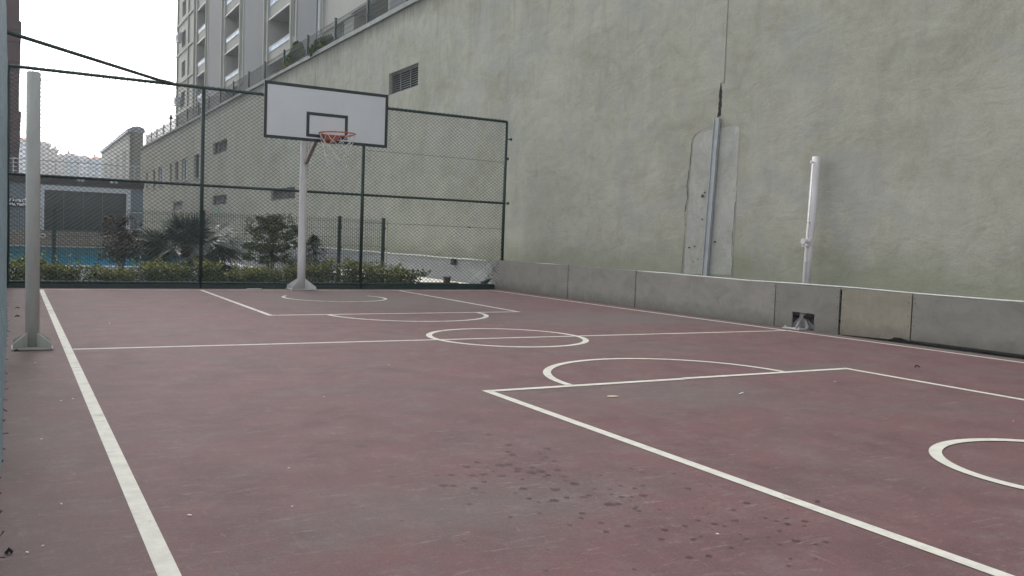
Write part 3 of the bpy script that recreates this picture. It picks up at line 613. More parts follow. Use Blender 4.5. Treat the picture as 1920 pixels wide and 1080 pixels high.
def bushtree(name, label, cat, x, y, zt, w, lm, n_st, clusters, lsize, per, zlo, seed, dens=1):
    rg = random.Random(seed); t = thing(name, label, cat, (x, y, 0)); st = MB(); lv = MB()
    for k in range(n_st):
        a = rg.uniform(0, 6.28); r0 = rg.uniform(0, .05); tx = x + rg.uniform(-w * .6, w * .6); ty = y + rg.uniform(-w * .35, w * .35); tz = zt * rg.uniform(.75, .95)
        mx = x + (tx - x) * .35; st.tube([(x + r0 * math.cos(a), y + r0 * math.sin(a), 0), (mx, y + (ty - y) * .3, tz * .45), (x + (tx - x) * .7, y + (ty - y) * .7, tz * .75), (tx, ty, tz)], [.012, .009, .006, .003], 5)
        for j in range(4):
            f = rg.uniform(.4, .95); bx = x + (tx - x) * f; bz = tz * f; ex = bx + rg.uniform(-.22, .22); st.tube([(bx, y + (ty - y) * f, bz), (ex, y + rg.uniform(-.2, .2), bz + rg.uniform(.03, .15))], [.004, .002], 4)
    for k in range(clusters):
        a = rg.uniform(0, 6.28); rr = rg.uniform(0, 1) ** .6; cz = rg.uniform(zlo, 1) ; wz = w * (1 if cz < .85 else .75)
        c = (x + rr * wz * math.cos(a), y + rr * wz * .7 * math.sin(a), zt * cz)
        leaves(lv, c, (rg.uniform(.06, .13), .09, rg.uniform(.03, .07)), int(per * rg.uniform(.5, 1.3)), lsize, rg, .5, 0)
    st.build('stems', M['twig'], t); lv.build('foliage', lm, t); return t
bushtree('shrub', 'tall bushy green shrub with several stems left of the hoop pole', 'shrub', 5.02, 19.6, 1.50, .64, M['shrub'], 11, 190, .062, 34, .30, 21)
bushtree('young_tree', 'thin young tree with dark reddish brown leaves in front of the pool', 'tree', 1.98, 19.8, 1.38, .44, M['redleaf'], 8, 120, .062, 24, .30, 22)
# small conifer
cf = thing('conifer', 'small dark blue green conifer behind the hedge right of the hoop pole', 'conifer', (5.95, 19.3, 0))
b = MB(); b.tube([(5.95, 19.3, 0), (5.90, 19.3, .7), (5.86, 19.3, 1.18)], [.025, .015, .003], 6); b.build('trunk', M['bark'], cf)
b = MB(); rg = random.Random(9)
for k in range(150):
    z = rg.uniform(.15, 1.10); L = (1.16 - z) * .85 * rg.uniform(.7, 1.1) + .05; a = rg.uniform(0, 6.28); d = Vector((math.cos(a), math.sin(a) * .8, .12))
    for j in range(int(12 + L * 90)):
        f = rg.uniform(.1, 1); p = Vector((5.90, 19.3, z)) + d * L * f + Vector((0, 0, -.10 * f * f)); q = (d * .6 + Vector((rg.gauss(0, .6), rg.gauss(0, .6), rg.gauss(0, .3)))).normalized() * .07
        w = Vector((0, 0, 1)).cross(q).normalized() * .009; b.poly([tuple(p), tuple(p + q * .5 + w), tuple(p + q), tuple(p + q * .5 - w)])
b.build('crown', M['conifer'], cf)
# terrace shrubs
for (x, y, rz, rx, lab, nm) in ((10.85, 38.5, .80, .72, 'pointed dark green conifer behind the terrace fence on the wall top', 'conifer'), (10.85, 34.0, .42, .85, 'rounded dark green bush behind the terrace fence, nearer than the pointed conifer', 'bush')):
    t = thing(nm, lab, nm, (x, y, 8.1)); b = MB(); rg = random.Random(int(y)); zb = ztop(y) + .1
    for k in range(200):
        f = rg.random(); ww = rx * (1 - f * .85 if nm == 'conifer' else math.sqrt(max(.1, 1 - f * f))); a = rg.uniform(0, 6.28)
        leaves(b, (x + ww * math.cos(a) * .8, y + ww * math.sin(a), zb + f * rz * 1.5), (.10, .13, .10), 34, .10, rg, 0, 0)
    b.build('foliage', M['hedge' if nm == 'conifer' else 'shrub'], t); b = MB(); b.tube([(x, y, zb - .1), (x, y, zb + rz)], .03, 6); b.build('stem', M['twig'], t)

# ---------------------------------------------------------------- chain link
def chain(mb, x0, x1, z0, z1, P, w=0.10, hgt=0.075, r=0.0042, seed=0, hole=None, seg=0.45):
    """wires on a sheet: P(s, z, off) -> xyz"""
    sl = hgt / w
    def wire(c, sgn, off):
        # s from z: s = c + sgn*(z)/sl
        pts = []; L = (z1 - z0) / sl; n = max(2, int(L / seg))
        s0 = c; s1 = c + sgn * L
        ta, tb = 0.0, 1.0
        if sgn > 0:
            ta = max(ta, (x0 - s0) / L); tb = min(tb, (x1 - s0) / L)
        else:
            ta = max(ta, (s0 - x1) / L); tb = min(tb, (s0 - x0) / L)
        if tb - ta < 1e-3: return
        n = max(1, int(L * (tb - ta) / seg)); run = []
        for i in range(n + 1):
            t = ta + (tb - ta) * i / n; s = s0 + sgn * L * t; z = z0 + (z1 - z0) * t
            if hole and hole(s, z):
                if len(run) > 1: mb.tube(run, r, 3, False)
                run = []; continue
            nv = noise.noise(Vector((s * .9, z * .9, seed))) * .016; nz = noise.noise(Vector((s * .8 + 9, z * .8, seed + 3))) * .016
            run.append(P(s + nv, z + nz, off))
        if len(run) > 1: mb.tube(run, r, 3, False)
    L = (z1 - z0) / sl; k = x0 - L
    while k < x1 + L:
        wire(k, 1, 0.002); wire(k, -1, -0.002); k += w
YF = 17.65; HF = 3.85
bf = thing('chain_link_fence', 'green tall chain link fence across the far end of the court behind the hoop', 'fence', (4.9, YF, 0))
posts = [-0.075, 3.172, 6.415, 9.84]
for i, x in enumerate(posts):
    b = MB(); z0 = 0.0
    b.tube([(x, YF, z0), (x, YF, HF)], 0.036, 12, True); b.build('post', M['green'], bf, True)
for nm, z in (('top_rail', HF), ('middle_rail', 1.99)):
    b = MB(); b.tube([(posts[0], YF, z), (posts[-1], YF, z)], 0.030 if z > 3 else 0.027, 10); 
    if nm == 'top_rail':
        k = posts[0]
        while k < posts[-1]: b.tube([(k, YF - .01, z + .024), (k + .03, YF - .012, z + .042), (k + .05, YF, z + .03)], .004, 4, False); k += .10
    b.build(nm, M['green'], bf)
b = MB(); b.tube([(posts[0], YF, .105), (9.52, YF, .105)], .027, 10); b.box(posts[0], 9.52, YF - .03, YF + .03, -.005, .082); b.build('bottom_rail', M['green'], bf)
def torn(s, z): return 9.38 + .05 * math.sin(z * 23) < s < 9.75 and z < 0.66 + .0
for i in range(3):
    a, c = posts[i] + .03, posts[i + 1] - .03
    b = MB(); Pf = lambda s, z, o: (s, YF - .035 + o, z)
    chain(b, a, c, .10, HF - .02, Pf, seed=i, hole=torn if i == 2 else None)
    b.build('wire_mesh', M['mesh'], bf)
b = MB()
for z in (1.40, 2.92):
    b.tube([(x, YF - .04, z + .01 * math.sin(x)) for x in (6.45, 7.5, 8.6, 9.8)], .004, 4)
b.tube([(8.90, YF - .045, 1.405), (8.98, YF - .045, 1.405)], .012, 5)
b.build('tension_wire', M['green'], bf)
for (z, l) in ((3.45, .12), (1.98, .10), (3.0, .05)):
    b = MB(); b.box(9.86, 9.86 + l, YF - .01, YF + .012, z, z + .02); b.box(9.86 + l - .03, 9.86 + l, YF - .03, YF + .03, z - .02, z + .04)
    b.build('wall_bracket', M['green'], bf)
# loose curled wire ends in the torn corner
b = MB(); rg = random.Random(4)
for k in range(16):
    x = 9.40 + rg.uniform(-.04, .20); z = rg.uniform(.18, .62); p = [(x, YF - .03, z)]
    for j in range(5): p.append((p[-1][0] + rg.uniform(-.03, .05), YF - .03 + rg.uniform(-.03, .03), p[-1][2] + rg.uniform(-.03, .05)))
    b.tube(p, .0035, 4)
b.tube([(9.42, YF, .2), (9.60, YF - .02, .45), (9.8, YF - .02, .70)], .004, 4)
b.build('loose_wires', M['mesh'], bf)
# side fence beside the camera
sf = thing('chain_link_fence', 'blue green chain link fence along the left edge of the court, seen end on', 'fence', (-0.09, 9, 0))
YS = [17.2, 14.66, 11.4, 8.15, 4.9, 1.65, -1.6]
for y in YS[1:]:
    b = MB(); b.tube([(-0.125, y, 0), (-0.125, y, HF)], .036, 12); b.build('post', M['green'], sf, True)
for nm, z in (('top_rail', HF), ('middle_rail', 1.99), ('bottom_rail', .105)):
    b = MB(); b.tube([(-0.115, -1.6, z), (-0.10, YF - .04, z)], .027, 10); b.build(nm, M['green'], sf)
def Ps(s, z, o):
    bulge = 0.030 * max(0, 1 - z / .9) * min(1, max(0, (16.5 - s) / 6)) + 0.010 * noise.noise(Vector((s * 1.3, z * 1.7, 5)))
    return (-0.083 + 0.0006 * (17 - s) + bulge + o * 2.0, s, z)
b = MB(); chain(b, 1.0, YF - .05, .03, HF - .02, Ps, r=.0045, seed=8, seg=.16); b.build('wire_mesh', M['meshblue'], sf)
b = MB(); rg = random.Random(14)
for k in range(34):
    y = 3.0 + (k / 34) ** 1.3 * 13; x = Ps(y, .04, 0)[0]; b.tube([(x, y, .05), (x + rg.uniform(0, .012), y + .01, .02), (x + rg.uniform(.01, .035), y + .015, .005 + rg.uniform(0, .04))], .003, 4)
b.build('wire_ends', M['mesh'], sf)
cb = thing('corner_brace', 'green pipe brace crossing the far left corner between the two fence tops', 'brace', (1.2, 16.2, HF))
b = MB(); b.tube([(-0.10, 14.66, HF + .02), (2.55, YF, HF + .01)], .030, 12); b.build('pipe', M['green'], cb, True)
b = MB(); b.tube([(2.40, YF - .16, HF + .012), (2.62, YF + .02, HF + .012)], .036, 10); b.build('clamp', M['green'], cb)

# inner dark mesh panel fence
inf = thing('mesh_panel_fence', 'low dark green welded mesh fence between hedge and pool', 'fence', (4, 21, 0))
ip = [(7.83, 20.02), (6.76, 20.12), (3.80, 20.95), (0.83, 22.5), (-1.6, 23.2)]
HI = 1.54
for (x, y) in ip:
    b = MB(); b.box(x - .036, x + .036, y - .036, y + .036, 0, HI + .01); b.box(x - .042, x + .042, y - .042, y + .042, HI + .01, HI + .03)
    for z in (.3, .8, 1.3): b.box(x - .05, x + .05, y - .045, y - .036, z, z + .04)
    b.build('post', M['green'], inf)
for (x0, y0), (x1, y1) in zip(ip[:-1], ip[1:]):
    b = MB(); L = math.hypot(x1 - x0, y1 - y0); n = int(L / .05)
    for k in range(n + 1):
        f = k / n; x = x0 + (x1 - x0) * f; y = y0 + (y1 - y0) * f - .04; b.box(x - .0036, x + .0036, y - .002, y + .002, .04, HI)
    for z in (.06, .1, .28, .48, .68, .88, 1.08, 1.28, 1.45, 1.49):
        b.tube([(x0, y0 - .045, z), (x1, y1 - .045, z)], .003, 4)
    b.build('mesh_panel', M['mesh'], inf)
b = MB(); b.box(7.93, 7.936, 20.0, 20.006, 0, HI); 
tag(b.build('thin_rod', M['green']), 'thin upright rod beside the end post of the low mesh fence', 'rod')
# short brown stump post
sp = MB(); sp.box(8.60, 8.73, 18.05, 18.16, 0, .24); sp.box(8.585, 8.625, 18.04, 18.17, .24, .262); sp.box(8.70, 8.745, 18.04, 18.17, .24, .262)
tag(sp.build('stub_post', M['rust'], bevel=.004), 'short rusty brown stub post on the pale ground behind the fence', 'post')
b = MB(); b.box(7.9, 9.75, 17.80, 18.0, 0, .11); b.box(7.9, 8.9, 18.0, 18.05, 0, .13)  # low dark boxes along the ground behind the bottom rail
tag(b.build('low_ridge', M['soil'], bevel=.008), 'dark low kerb running behind the bottom rail at the right end of the fence', 'ridge')
b = MB(); b.box(XW - .20, XW - .13, 20.72, 20.92, .44, .60); tag(b.build('pipe_clamp', M['dark'], bevel=.01), 'small black clamp hanging under the white pipe behind the fence', 'clamp')
b = MB(); b.hexa([(9.38, 17.7, .12), (9.5, 17.7, .12), (9.5, 17.8, .12), (9.38, 17.8, .12)], [(9.40, 17.7, .17), (9.62, 17.7, .25), (9.60, 17.8, .25), (9.38, 17.8, .16)])
tag(b.build('dark_scrap', M['dark']), 'black bent scrap by the torn corner of the far fence', 'scrap')

# ---------------------------------------------------------------- barrier boards
def bx(y): return 9.74 + (17.94 - y) * .0165
boards = [  # y0(near) y1(far) z bottom near/far, z top near/far, material, label
    (14.80, 17.94, .004, .004, .680, .676, 'panelfar', 'grey barrier board nearest the far fence corner'),
    (12.63, 14.775, .004, .004, .668, .680, 'panelfar', 'grey barrier board second from the far fence corner'),
    (9.33, 12.605, .006, .006, .645, .668, 'panelfar', 'longest grey barrier board, just left of the board with the square cutout'),
    (8.175, 9.312, .004, .006, .640, .647, 'panel', 'grey barrier board with a square cutout around the post base'),
    (7.075, 8.135, .036, .012, .646, .644, 'panel2', 'tan barrier board right of the cutout board'),
    (3.6, 7.055, .056, .058, .645, .634, 'panel', 'grey barrier board at the right edge, raised above a dark gap'),
    (0.2, 3.575, .05, .05, .65, .65, 'panel', 'grey barrier board beyond the right edge nearest the viewer')]
for i, (y0, y1, b0, b1, t0, t1, mm, lab) in enumerate(boards):
    t = thing('barrier_board', lab, 'barrier board', (bx((y0 + y1) / 2), (y0 + y1) / 2, 0), 'boards along the foot of the grey wall')
    b = MB()
    def pc(ya, yb, za0, za1, zb0, zb1):
        xa, xb = bx(ya), bx(yb); T = .02
        b.hexa([(xa, ya, za0), (xa + T, ya, za0), (xb + T, yb, za1), (xb, yb, za1)], [(xa, ya, zb0), (xa + T, ya, zb0), (xb + T, yb, zb1), (xb, yb, zb1)])
    lt = lambda y: t0 + (t1 - t0) * (y - y0) / (y1 - y0); lb = lambda y: b0 + (b1 - b0) * (y - y0) / (y1 - y0)
    if i == 3:
        pc(y0, 8.585, lb(y0), lb(8.585), lt(y0), lt(8.585)); pc(8.985, y1, lb(8.985), lb(y1), lt(8.985), lt(y1)); pc(8.585, 8.985, .25, .253, lt(8.585), lt(8.985))
    elif i == 4:   # broken lower corner
        ch = [(7.075, .046), (7.13, .060), (7.22, .072), (7.30, .066), (7.36, .032), (7.6, .028), (y1, .012)]
        for (ya, za), (yb, zb) in zip(ch[:-1], ch[1:]): pc(ya, yb, za, zb, lt(ya), lt(yb))
    else:
        nseg = 6
        for k in range(nseg):
            ya = y0 + (y1 - y0) * k / nseg; yb = y0 + (y1 - y0) * (k + 1) / nseg; w = lambda q: .004 * math.sin(q * 3.1)
            pc(ya, yb, lb(ya), lb(yb), lt(ya) + w(ya), lt(yb) + w(yb))
    b.build('board', M[mm], t)
    s = MB()
    for ye in (y0 + .03, y1 - .03):
        for z in (.08, .22, .36, .5, .61):
            if i == 5 and z < .1: continue
            yy = ye + random.uniform(-.008, .008); zz = z + random.uniform(-.03, .03); x = bx(yy)
            s.slab([(yy + .007 * math.cos(k * math.pi / 4), zz + .007 * math.sin(k * math.pi / 4)) for k in range(8)], 'x', x - .003, x - .0005)
    s.build('screws', M['crack'], t)
b = MB(); b.box(9.97, 10.19, 0.2, 17.58, .60, .62)  # added strip that shuts skylight out of the gap behind the boards
tag(b.build('light_block_strip', M['soil']), 'dark strip added to keep light out of the gap between the barrier boards and the wall', 'light blocker')
# timber rail carrying the boards, in the dark behind
b = MB(); b.box(10.02, 10.06, 0.2, 17.6, .55, .60); b.box(10.02, 10.06, 0.2, 17.6, .16, .20)
tag(b.build('timber_rail', M['soil']), 'dark timber battens behind the barrier boards, seen in the gaps', 'batten')

# ---------------------------------------------------------------- net posts
def foot(t, x, y, half, hh, r, m, ang=45):
    b = MB(); b.box(x - half, x + half, y - half, y + half, .004, .018); b.build('base_plate', m, t, bevel=.002)
    for k in range(4):
        a = R(ang + 90 * k); d = Vector((math.cos(a), math.sin(a), 0)); s = Vector((-d.y, d.x, 0)) * .004
        L = half * 1.30 if ang == 45 else half * .95
        prof = [(r * .9, .0185), (L, .0185), (L, .065), (r * .9, hh)]
        b = MB(); n0 = len(b.v); A = [Vector((x, y, 0)) + d * u + Vector((0, 0, v)) for u, v in prof]
        b.hexa([tuple(p + s) for p in A], [tuple(p - s) for p in A]); b.build('gusset', m, t)
    for sx_ in (-1, 1):
        for sy_ in (-1, 1):
            b = MB(); px, pyy = x + sx_ * half * .86, y + sy_ * half * .55; b.tube([(px, pyy, .018), (px, pyy, .045)], .012, 6); b.build('bolt', m, t)
def ring(b, c, r, tr, axis='y'):
    pts = [(c[0] + r * 1.5 * math.cos(a), c[1], c[2] + r * math.sin(a)) for a in [k * math.pi / 8 for k in range(16)]]; b.tube(pts, tr, 6, False, True)
lx, ly = 0.165, 9.08
t = thing('net_post', 'pale grey steel net post standing at the left end of the centre line', 'net post', (lx, ly, 0), 'volleyball net posts')
b = MB(); b.tube([(lx, ly, .018), (lx, ly, 2.50), (lx, ly, 2.505)], [.058, .058, .052], 32); b.build('pole', M['white_pole'], t, True)
foot(t, lx, ly, .165, .15, .058, M['white_pole'])
for z in (2.445, 1.035):
    b = MB(); ring(b, (lx + .078, ly, z), .016, .004); b.build('ring_hook', M['white_pole2'], t, True)
rx, ry = 10.07, 8.93
t = thing('net_post', 'white steel net post with a cable winch rising behind the cutout board', 'net post', (rx, ry, 0), 'volleyball net posts')
rt = Vector((10.155, 8.93, 2.515)); rb = Vector((rx - .012, ry, .018)); rr = lambda z: rb + (rt - rb) * ((z - .018) / 2.497)
b = MB(); b.tube([tuple(rb), tuple(rt)], .058, 28); b.build('pole', M['white_pole2'], t, True)
b = MB(); b.box(9.80, 10.20, 8.76, 9.08, .004, .02); b.build('base_plate', M['white_pole2'], t, bevel=.002)
for a in (200, 250, 290, 110, 20):
    d = Vector((math.cos(R(a)), math.sin(R(a)), 0)); s = Vector((-d.y, d.x, 0)) * .004; L = .26 if a == 200 else .17
    A = [Vector((rx - .012, ry, 0)) + d * u + Vector((0, 0, v)) for u, v in ((.05, .0205), (L, .0205), (L, .05), (.05, .17))]
    b = MB(); b.hexa([tuple(p + s) for p in A], [tuple(p - s) for p in A]); b.build('gusset', M['white_pole2'], t)
for (px, pyy) in ((9.83, 8.79), (9.98, 8.78), (10.16, 8.79), (9.83, 9.05)):
    b = MB(); b.tube([(px, pyy, .02), (px, pyy, .045)], .012, 6); b.build('bolt', M['white_pole2'], t)
b = MB(); c0 = rr(1.28) + Vector((-.075, -.02, 0))
b.tube([tuple(c0 + Vector((-.085, 0, 0))), tuple(c0 + Vector((-.07, 0, 0))), tuple(c0 + Vector((-.069, 0, 0))), tuple(c0 + Vector((.01, 0, 0))), tuple(c0 + Vector((.011, 0, 0))), tuple(c0 + Vector((.025, 0, 0)))], [.045, .045, .03, .03, .045, .045], 18)
b.box(c0.x - .08, c0.x + .06, c0.y - .03, c0.y + .03, c0.z - .075, c0.z - .062); b.box(c0.x + .03, c0.x + .04, c0.y - .045, c0.y + .045, c0.z - .06, c0.z + .05)
b.build('winch', M['white_pole2'], t)
b = MB(); a0 = rr(2.42) + Vector((-.07, -.02, 0)); a1 = rr(.66) + Vector((-.066, -.02, 0)); b.tube([tuple(a0), tuple(a1)], .006, 6)
b.build('cable', M['whitetrim'], t)
b = MB(); a0 = rr(2.43); b.tube([tuple(a0), tuple(a0 + Vector((-.13, -.03, 0)))], .010, 8); b.tube([tuple(a0 + Vector((-.115, -.03, 0))), tuple(a0 + Vector((-.14, -.03, 0)))], .020, 10); b.build('pulley', M['white_pole2'], t)
for z in (1.55, .98):
    q = rr(z); b = MB(); b.box(q.x - .085, q.x - .05, q.y - .035, q.y + .0, z, z + .015); b.build('cable_guide', M['white_pole2'], t)

# ---------------------------------------------------------------- basketball hoop
hx, hy = 5.075, 17.40
t = thing('basketball_hoop', 'basketball hoop with white black edged backboard and orange rim on a white pole', 'basketball hoop', (hx, hy, 0))
b = MB(); b.tube([(hx, hy, .018), (hx, hy, .6), (hx, hy, 2.4), (hx, hy, 3.35), (hx, hy - .02, 3.40)], [.084, .080, .074, .072, .066], 32); b.build('pole', M['white_pole2'], t, True)
foot(t, hx, hy, .26, .23, .082, M['white_pole2'])
BY = 16.30
b = MB()
b.tube([(hx, hy - .02, 3.33), (hx + .08, BY + .08, 3.42)], .06, 12); b.build('arm', M['white_pole2'], t, True)
b = MB()
def bar(p, q, w, hgt):
    p, q = Vector(p), Vector(q); d = (q - p).normalized(); s = d.cross(Vector((0, 0, 1))).normalized() * w / 2; u = s.normalized().cross(d) * hgt / 2
    b.hexa([tuple(p + s + u), tuple(p - s + u), tuple(p - s - u), tuple(p + s - u)], [tuple(q + s + u), tuple(q - s + u), tuple(q - s - u), tuple(q + s - u)])
bar((hx + .02, hy - .07, 2.54), (hx + .08, BY + .10, 3.25), .07, .07); b.build('brace', M['brown_brace'], t)
b = MB()
for xx in (hx - .25, hx + .35): b.box(xx, xx + .04, BY + .03, BY + .07, 2.95, 3.82)
b.box(hx - .35, hx + .5, BY + .071, BY + .10, 3.36, 3.48); b.build('board_frame', M['brown_brace'], t)
bl, br_, zb, zt = 3.995, 6.405, 2.868, 3.903
b = MB(); b.box(bl, br_, BY, BY + .025, zb, zt); bo = b.build('backboard', M['board'], t, bevel=.003)
def frame(x0, x1, z0, z1, w, y, nm, par):
    b = MB(); e = .0004
    b.box(x0, x1, y - .004, y - e, z0, z0 + w); b.box(x0, x1, y - .004, y - e, z1 - w, z1)
    b.box(x0, x0 + w, y - .004, y - e, z0 + w, z1 - w); b.box(x1 - w, x1, y - .004, y - e, z0 + w, z1 - w)
    o = b.build(nm, M['boardline']); o.parent = par; o.location = -Vector(t.location) - Vector(par.location) if False else Vector((0, 0, 0)); return o
frame(bl - .002, br_ + .002, zb - .002, zt + .002, .058, BY, 'board_border', bo)
frame(4.786, 5.593, 2.952, 3.418, .058, BY, 'aiming_square', bo)
rc = (5.245, 15.86, 3.005)
b = MB(); pts = [(rc[0] + .335 * math.cos(a), rc[1] + .335 * math.sin(a), rc[2] + .004 * math.cos(a)) for a in [k * math.pi / 32 for k in range(64)]]
b.tube(pts, .013, 10, False, True); rimo = b.build('rim', M['rim'], t, True)
b = MB()
for sg in (-1, 1):
    b.tube([(rc[0] + sg * .30, rc[1] + .14, rc[2] - .012), (rc[0] + sg * .16, BY - .01, rc[2] - .01)], .010, 8)
n0 = []
b.hexa([(rc[0] - .27, rc[1] + .19, rc[2] - .018), (rc[0] + .27, rc[1] + .19, rc[2] - .018), (rc[0] + .16, BY - .006, rc[2] - .018), (rc[0] - .16, BY - .006, rc[2] - .018)],
       [(rc[0] - .27, rc[1] + .19, rc[2] - .010), (rc[0] + .27, rc[1] + .19, rc[2] - .010), (rc[0] + .16, BY - .006, rc[2] - .010), (rc[0] - .16, BY - .006, rc[2] - .010)])
b.box(rc[0] - .15, rc[0] + .09, BY - .014, BY - .006, rc[2] - .15, rc[2] + .02)
b.slab([(rc[0] - .22, rc[2] - .02), (rc[0] + .12, rc[2] - .02), (rc[0] + .06, rc[2] - .11), (rc[0] - .13, rc[2] - .11)], 'y', BY - .24, BY - .232)
o = b.build('rim_bracket', M['rimplate'], t)
b = MB(); rg = random.Random(2); K = 10
for k in range(K):
    a = 2 * math.pi * k / K; ring_p = [(rc[0] + .335 * math.cos(a) + .018 * math.cos(q) * math.cos(a), rc[1] + .335 * math.sin(a) + .018 * math.cos(q) * math.sin(a), rc[2] - .006 + .02 * math.sin(q)) for q in [j * math.pi / 4 for j in range(8)]]
    b.tube(ring_p, .0035, 5, False, True)
    for sg in (-1, 1):
        a2 = a + sg * math.pi / K; b.tube([(rc[0] + .33 * math.cos(a), rc[1] + .33 * math.sin(a), rc[2] - .02), (rc[0] + .29 * math.cos(a2), rc[1] + .29 * math.sin(a2), rc[2] - .16)], .0045, 5)
b.build('net', M['net'], t)
b = MB(); prevr, prevz = .29, rc[2] - .16
for lev, (r2, z2) in enumerate(((.255, rc[2] - .25), (.22, rc[2] - .34), (.19, rc[2] - .43), (.18, rc[2] - .50))):
    for k in range(K):
        a = 2 * math.pi * (k + .5 * ((lev + 1) % 2)) / K
        for sg in (-1, 1):
            if rg.random() < .16 * lev: continue
            a2 = a + sg * math.pi / K; j = lambda: rg.uniform(-.022, .022)
            b.tube([(rc[0] + prevr * math.cos(a), rc[1] + prevr * math.sin(a), prevz), (rc[0] + (prevr + r2) / 2 * math.cos(a + sg * .16) + j(), rc[1] + (prevr + r2) / 2 * math.sin(a + sg * .16) + j(), (prevz + z2) / 2 + j()), (rc[0] + r2 * math.cos(a2), rc[1] + r2 * math.sin(a2), z2)], .0058, 4)
    prevr, prevz = r2, z2
for k in range(9):
    a = rg.uniform(0, 6.28); b.tube([(rc[0] + .18 * math.cos(a), rc[1] + .18 * math.sin(a), prevz + .04), (rc[0] + .16 * math.cos(a), rc[1] + .17 * math.sin(a), prevz - .03), (rc[0] + .18 * math.cos(a + .2), rc[1] + .17 * math.sin(a), prevz - rg.uniform(.05, .13))], .003, 4)
b.build('torn_net', M['netgrey'], t)

# ---------------------------------------------------------------- pool house
PY = 50.0
ph = thing('pool_house', 'low blue grey pool building with a wide dark window and white roof railing', 'building', (-4, PY, 0))
WX0, WX1, WZ0, WZ1 = 1.41, 5.20, .855, 2.85
def facey(mb, Y, x0, x1, z0, z1, ops, depth):
    xs = sorted({x0, x1} | {o[0] for o in ops} | {o[1] for o in ops}); zs = sorted({z0, z1} | {o[2] for o in ops} | {o[3] for o in ops})
    for i in range(len(xs) - 1):
        for j in range(len(zs) - 1):
            mx, mz = (xs[i] + xs[i + 1]) / 2, (zs[j] + zs[j + 1]) / 2
            if any(o[0] < mx < o[1] and o[2] < mz < o[3] for o in ops): continue
            mb.quad((xs[i], Y, zs[j]), (xs[i + 1], Y, zs[j]), (xs[i + 1], Y, zs[j + 1]), (xs[i], Y, zs[j + 1]))
    for (a, c, e, g) in ops:
        D = Y + depth
        mb.quad((a, Y, e), (a, D, e), (c, D, e), (c, Y, e)); mb.quad((a, Y, g), (c, Y, g), (c, D, g), (a, D, g)); mb.quad((a, Y, e), (a, Y, g), (a, D, g), (a, D, e)); mb.quad((c, Y, e), (c, D, e), (c, D, g), (c, Y, g))
b = MB(); facey(b, PY, -16, 6.02, 0, 3.50, [(WX0, WX1, WZ0, WZ1)], .25)
b.quad((6.02, PY, 0), (6.02, PY + 14, 0), (6.02, PY + 14, 3.5), (6.02, PY, 3.5)); b.box(-16, 6.02, PY + .6, PY + .7, 0, 3.4); b.box(-16, 6.02, PY, PY + 14, 3.5, 3.53); b.build('wall', M['poolwall'], ph)
b = MB(); b.box(-16, 6.02 + .0, PY - .10, PY - .003, 0.05, .80); b.build('stone_cladding', M['clad'], ph)
b = MB(); b.box(-16, 6.05, PY - .12, PY + .0 - .003, 3.16, 3.56); b.build('fascia', M['fascia'], ph)
for x in (3.04, 4.58):
    b = MB(); b.box(x - .17, x - .03, PY - .20, PY - .122, 3.36, 3.47); b.box(x + .03, x + .17, PY - .20, PY - .122, 3.36, 3.47); b.build('wall_lamp', M['wframe'], ph)
b = MB(); b.box(WX0 + .003, WX1 - .003, PY + .14, PY + .16, WZ0 + .003, WZ1 - .003); wn_ = b.build('window', M['glass'], ph)
b = MB()
b.box(1.24, 5.41, PY - .06, PY - .003, WZ1, 3.09); b.box(1.24, WX0, PY - .06, PY - .003, .83, WZ1); b.box(WX1, 5.41, PY - .06, PY - .003, .83, WZ1)
o = b.build('window_frame', M['wframe']); o.parent = wn_; o.location = (0, 0, 0)
b = MB(); b.box(WX0, WX1, PY - .14, PY - .104, .80, .85)
for x in (2.29, 3.19, 4.08): b.box(x - .02, x + .02, PY + .10, PY + .137, WZ0 + .01, WZ1 - .01)
o = b.build('mullions', M['gframe']); o.parent = wn_; o.location = (0, 0, 0)
b = MB(); b.box(5.43, 6.0, PY - .05, PY - .003, 1.86, 1.91); b.build('ledge', M['wframe'], ph)
# roof railing
b = MB(); b.tube([(-16, PY + .1, 4.32), (5.85, PY + .1, 4.32)], .032, 8); b.build('top_rail', M['wframe'], ph)
for z in (4.11, 3.92, 3.73):
    b = MB(); b.tube([(-16, PY + .1, z), (5.85, PY + .1, z)], .016, 6); b.build('rail', M['wframe'], ph)
for k in range(11):
    x = 5.6 - k * 1.85; b = MB(); b.tube([(x, PY + .1, 3.53), (x, PY + .1, 4.32)], .026, 8); b.build('rail_post', M['wframe'], ph)
# sign
sg = thing('sign', 'dark plaque with pale lettering on the pool house wall, left of the window', 'sign', (.35, PY - .03, 2.15))
b = MB(); b.box(-.47, 1.16, PY - .05, PY - .005, 1.925, 2.37); b.build('plaque', M['sign'], sg)
def text(body, x, z, size, par):
    cu = bpy.data.curves.new('lettering', 'FONT'); cu.body = body; cu.size = size; cu.extrude = .006; cu.offset = .008; cu.space_character = 1.12
    o = bpy.data.objects.new('tmp_text', cu); COL.objects.link(o)
    bpy.context.view_layer.update()
    me = bpy.data.meshes.new_from_object(o.evaluated_get(bpy.context.evaluated_depsgraph_get())); bpy.data.objects.remove(o)
    me.materials.clear(); me.materials.append(M['letters']); p = bpy.data.objects.new('lettering', me); COL.objects.link(p)
    p.rotation_euler = (R(90), 0, 0); p.parent = par; p.location = Vector((x, PY - .058, z)) - Vector(par.location)
text('YÖNETİM', -.14, 2.195, .185, sg); text('SOSYAL TESİS', -.42, 2.0, .15, sg)

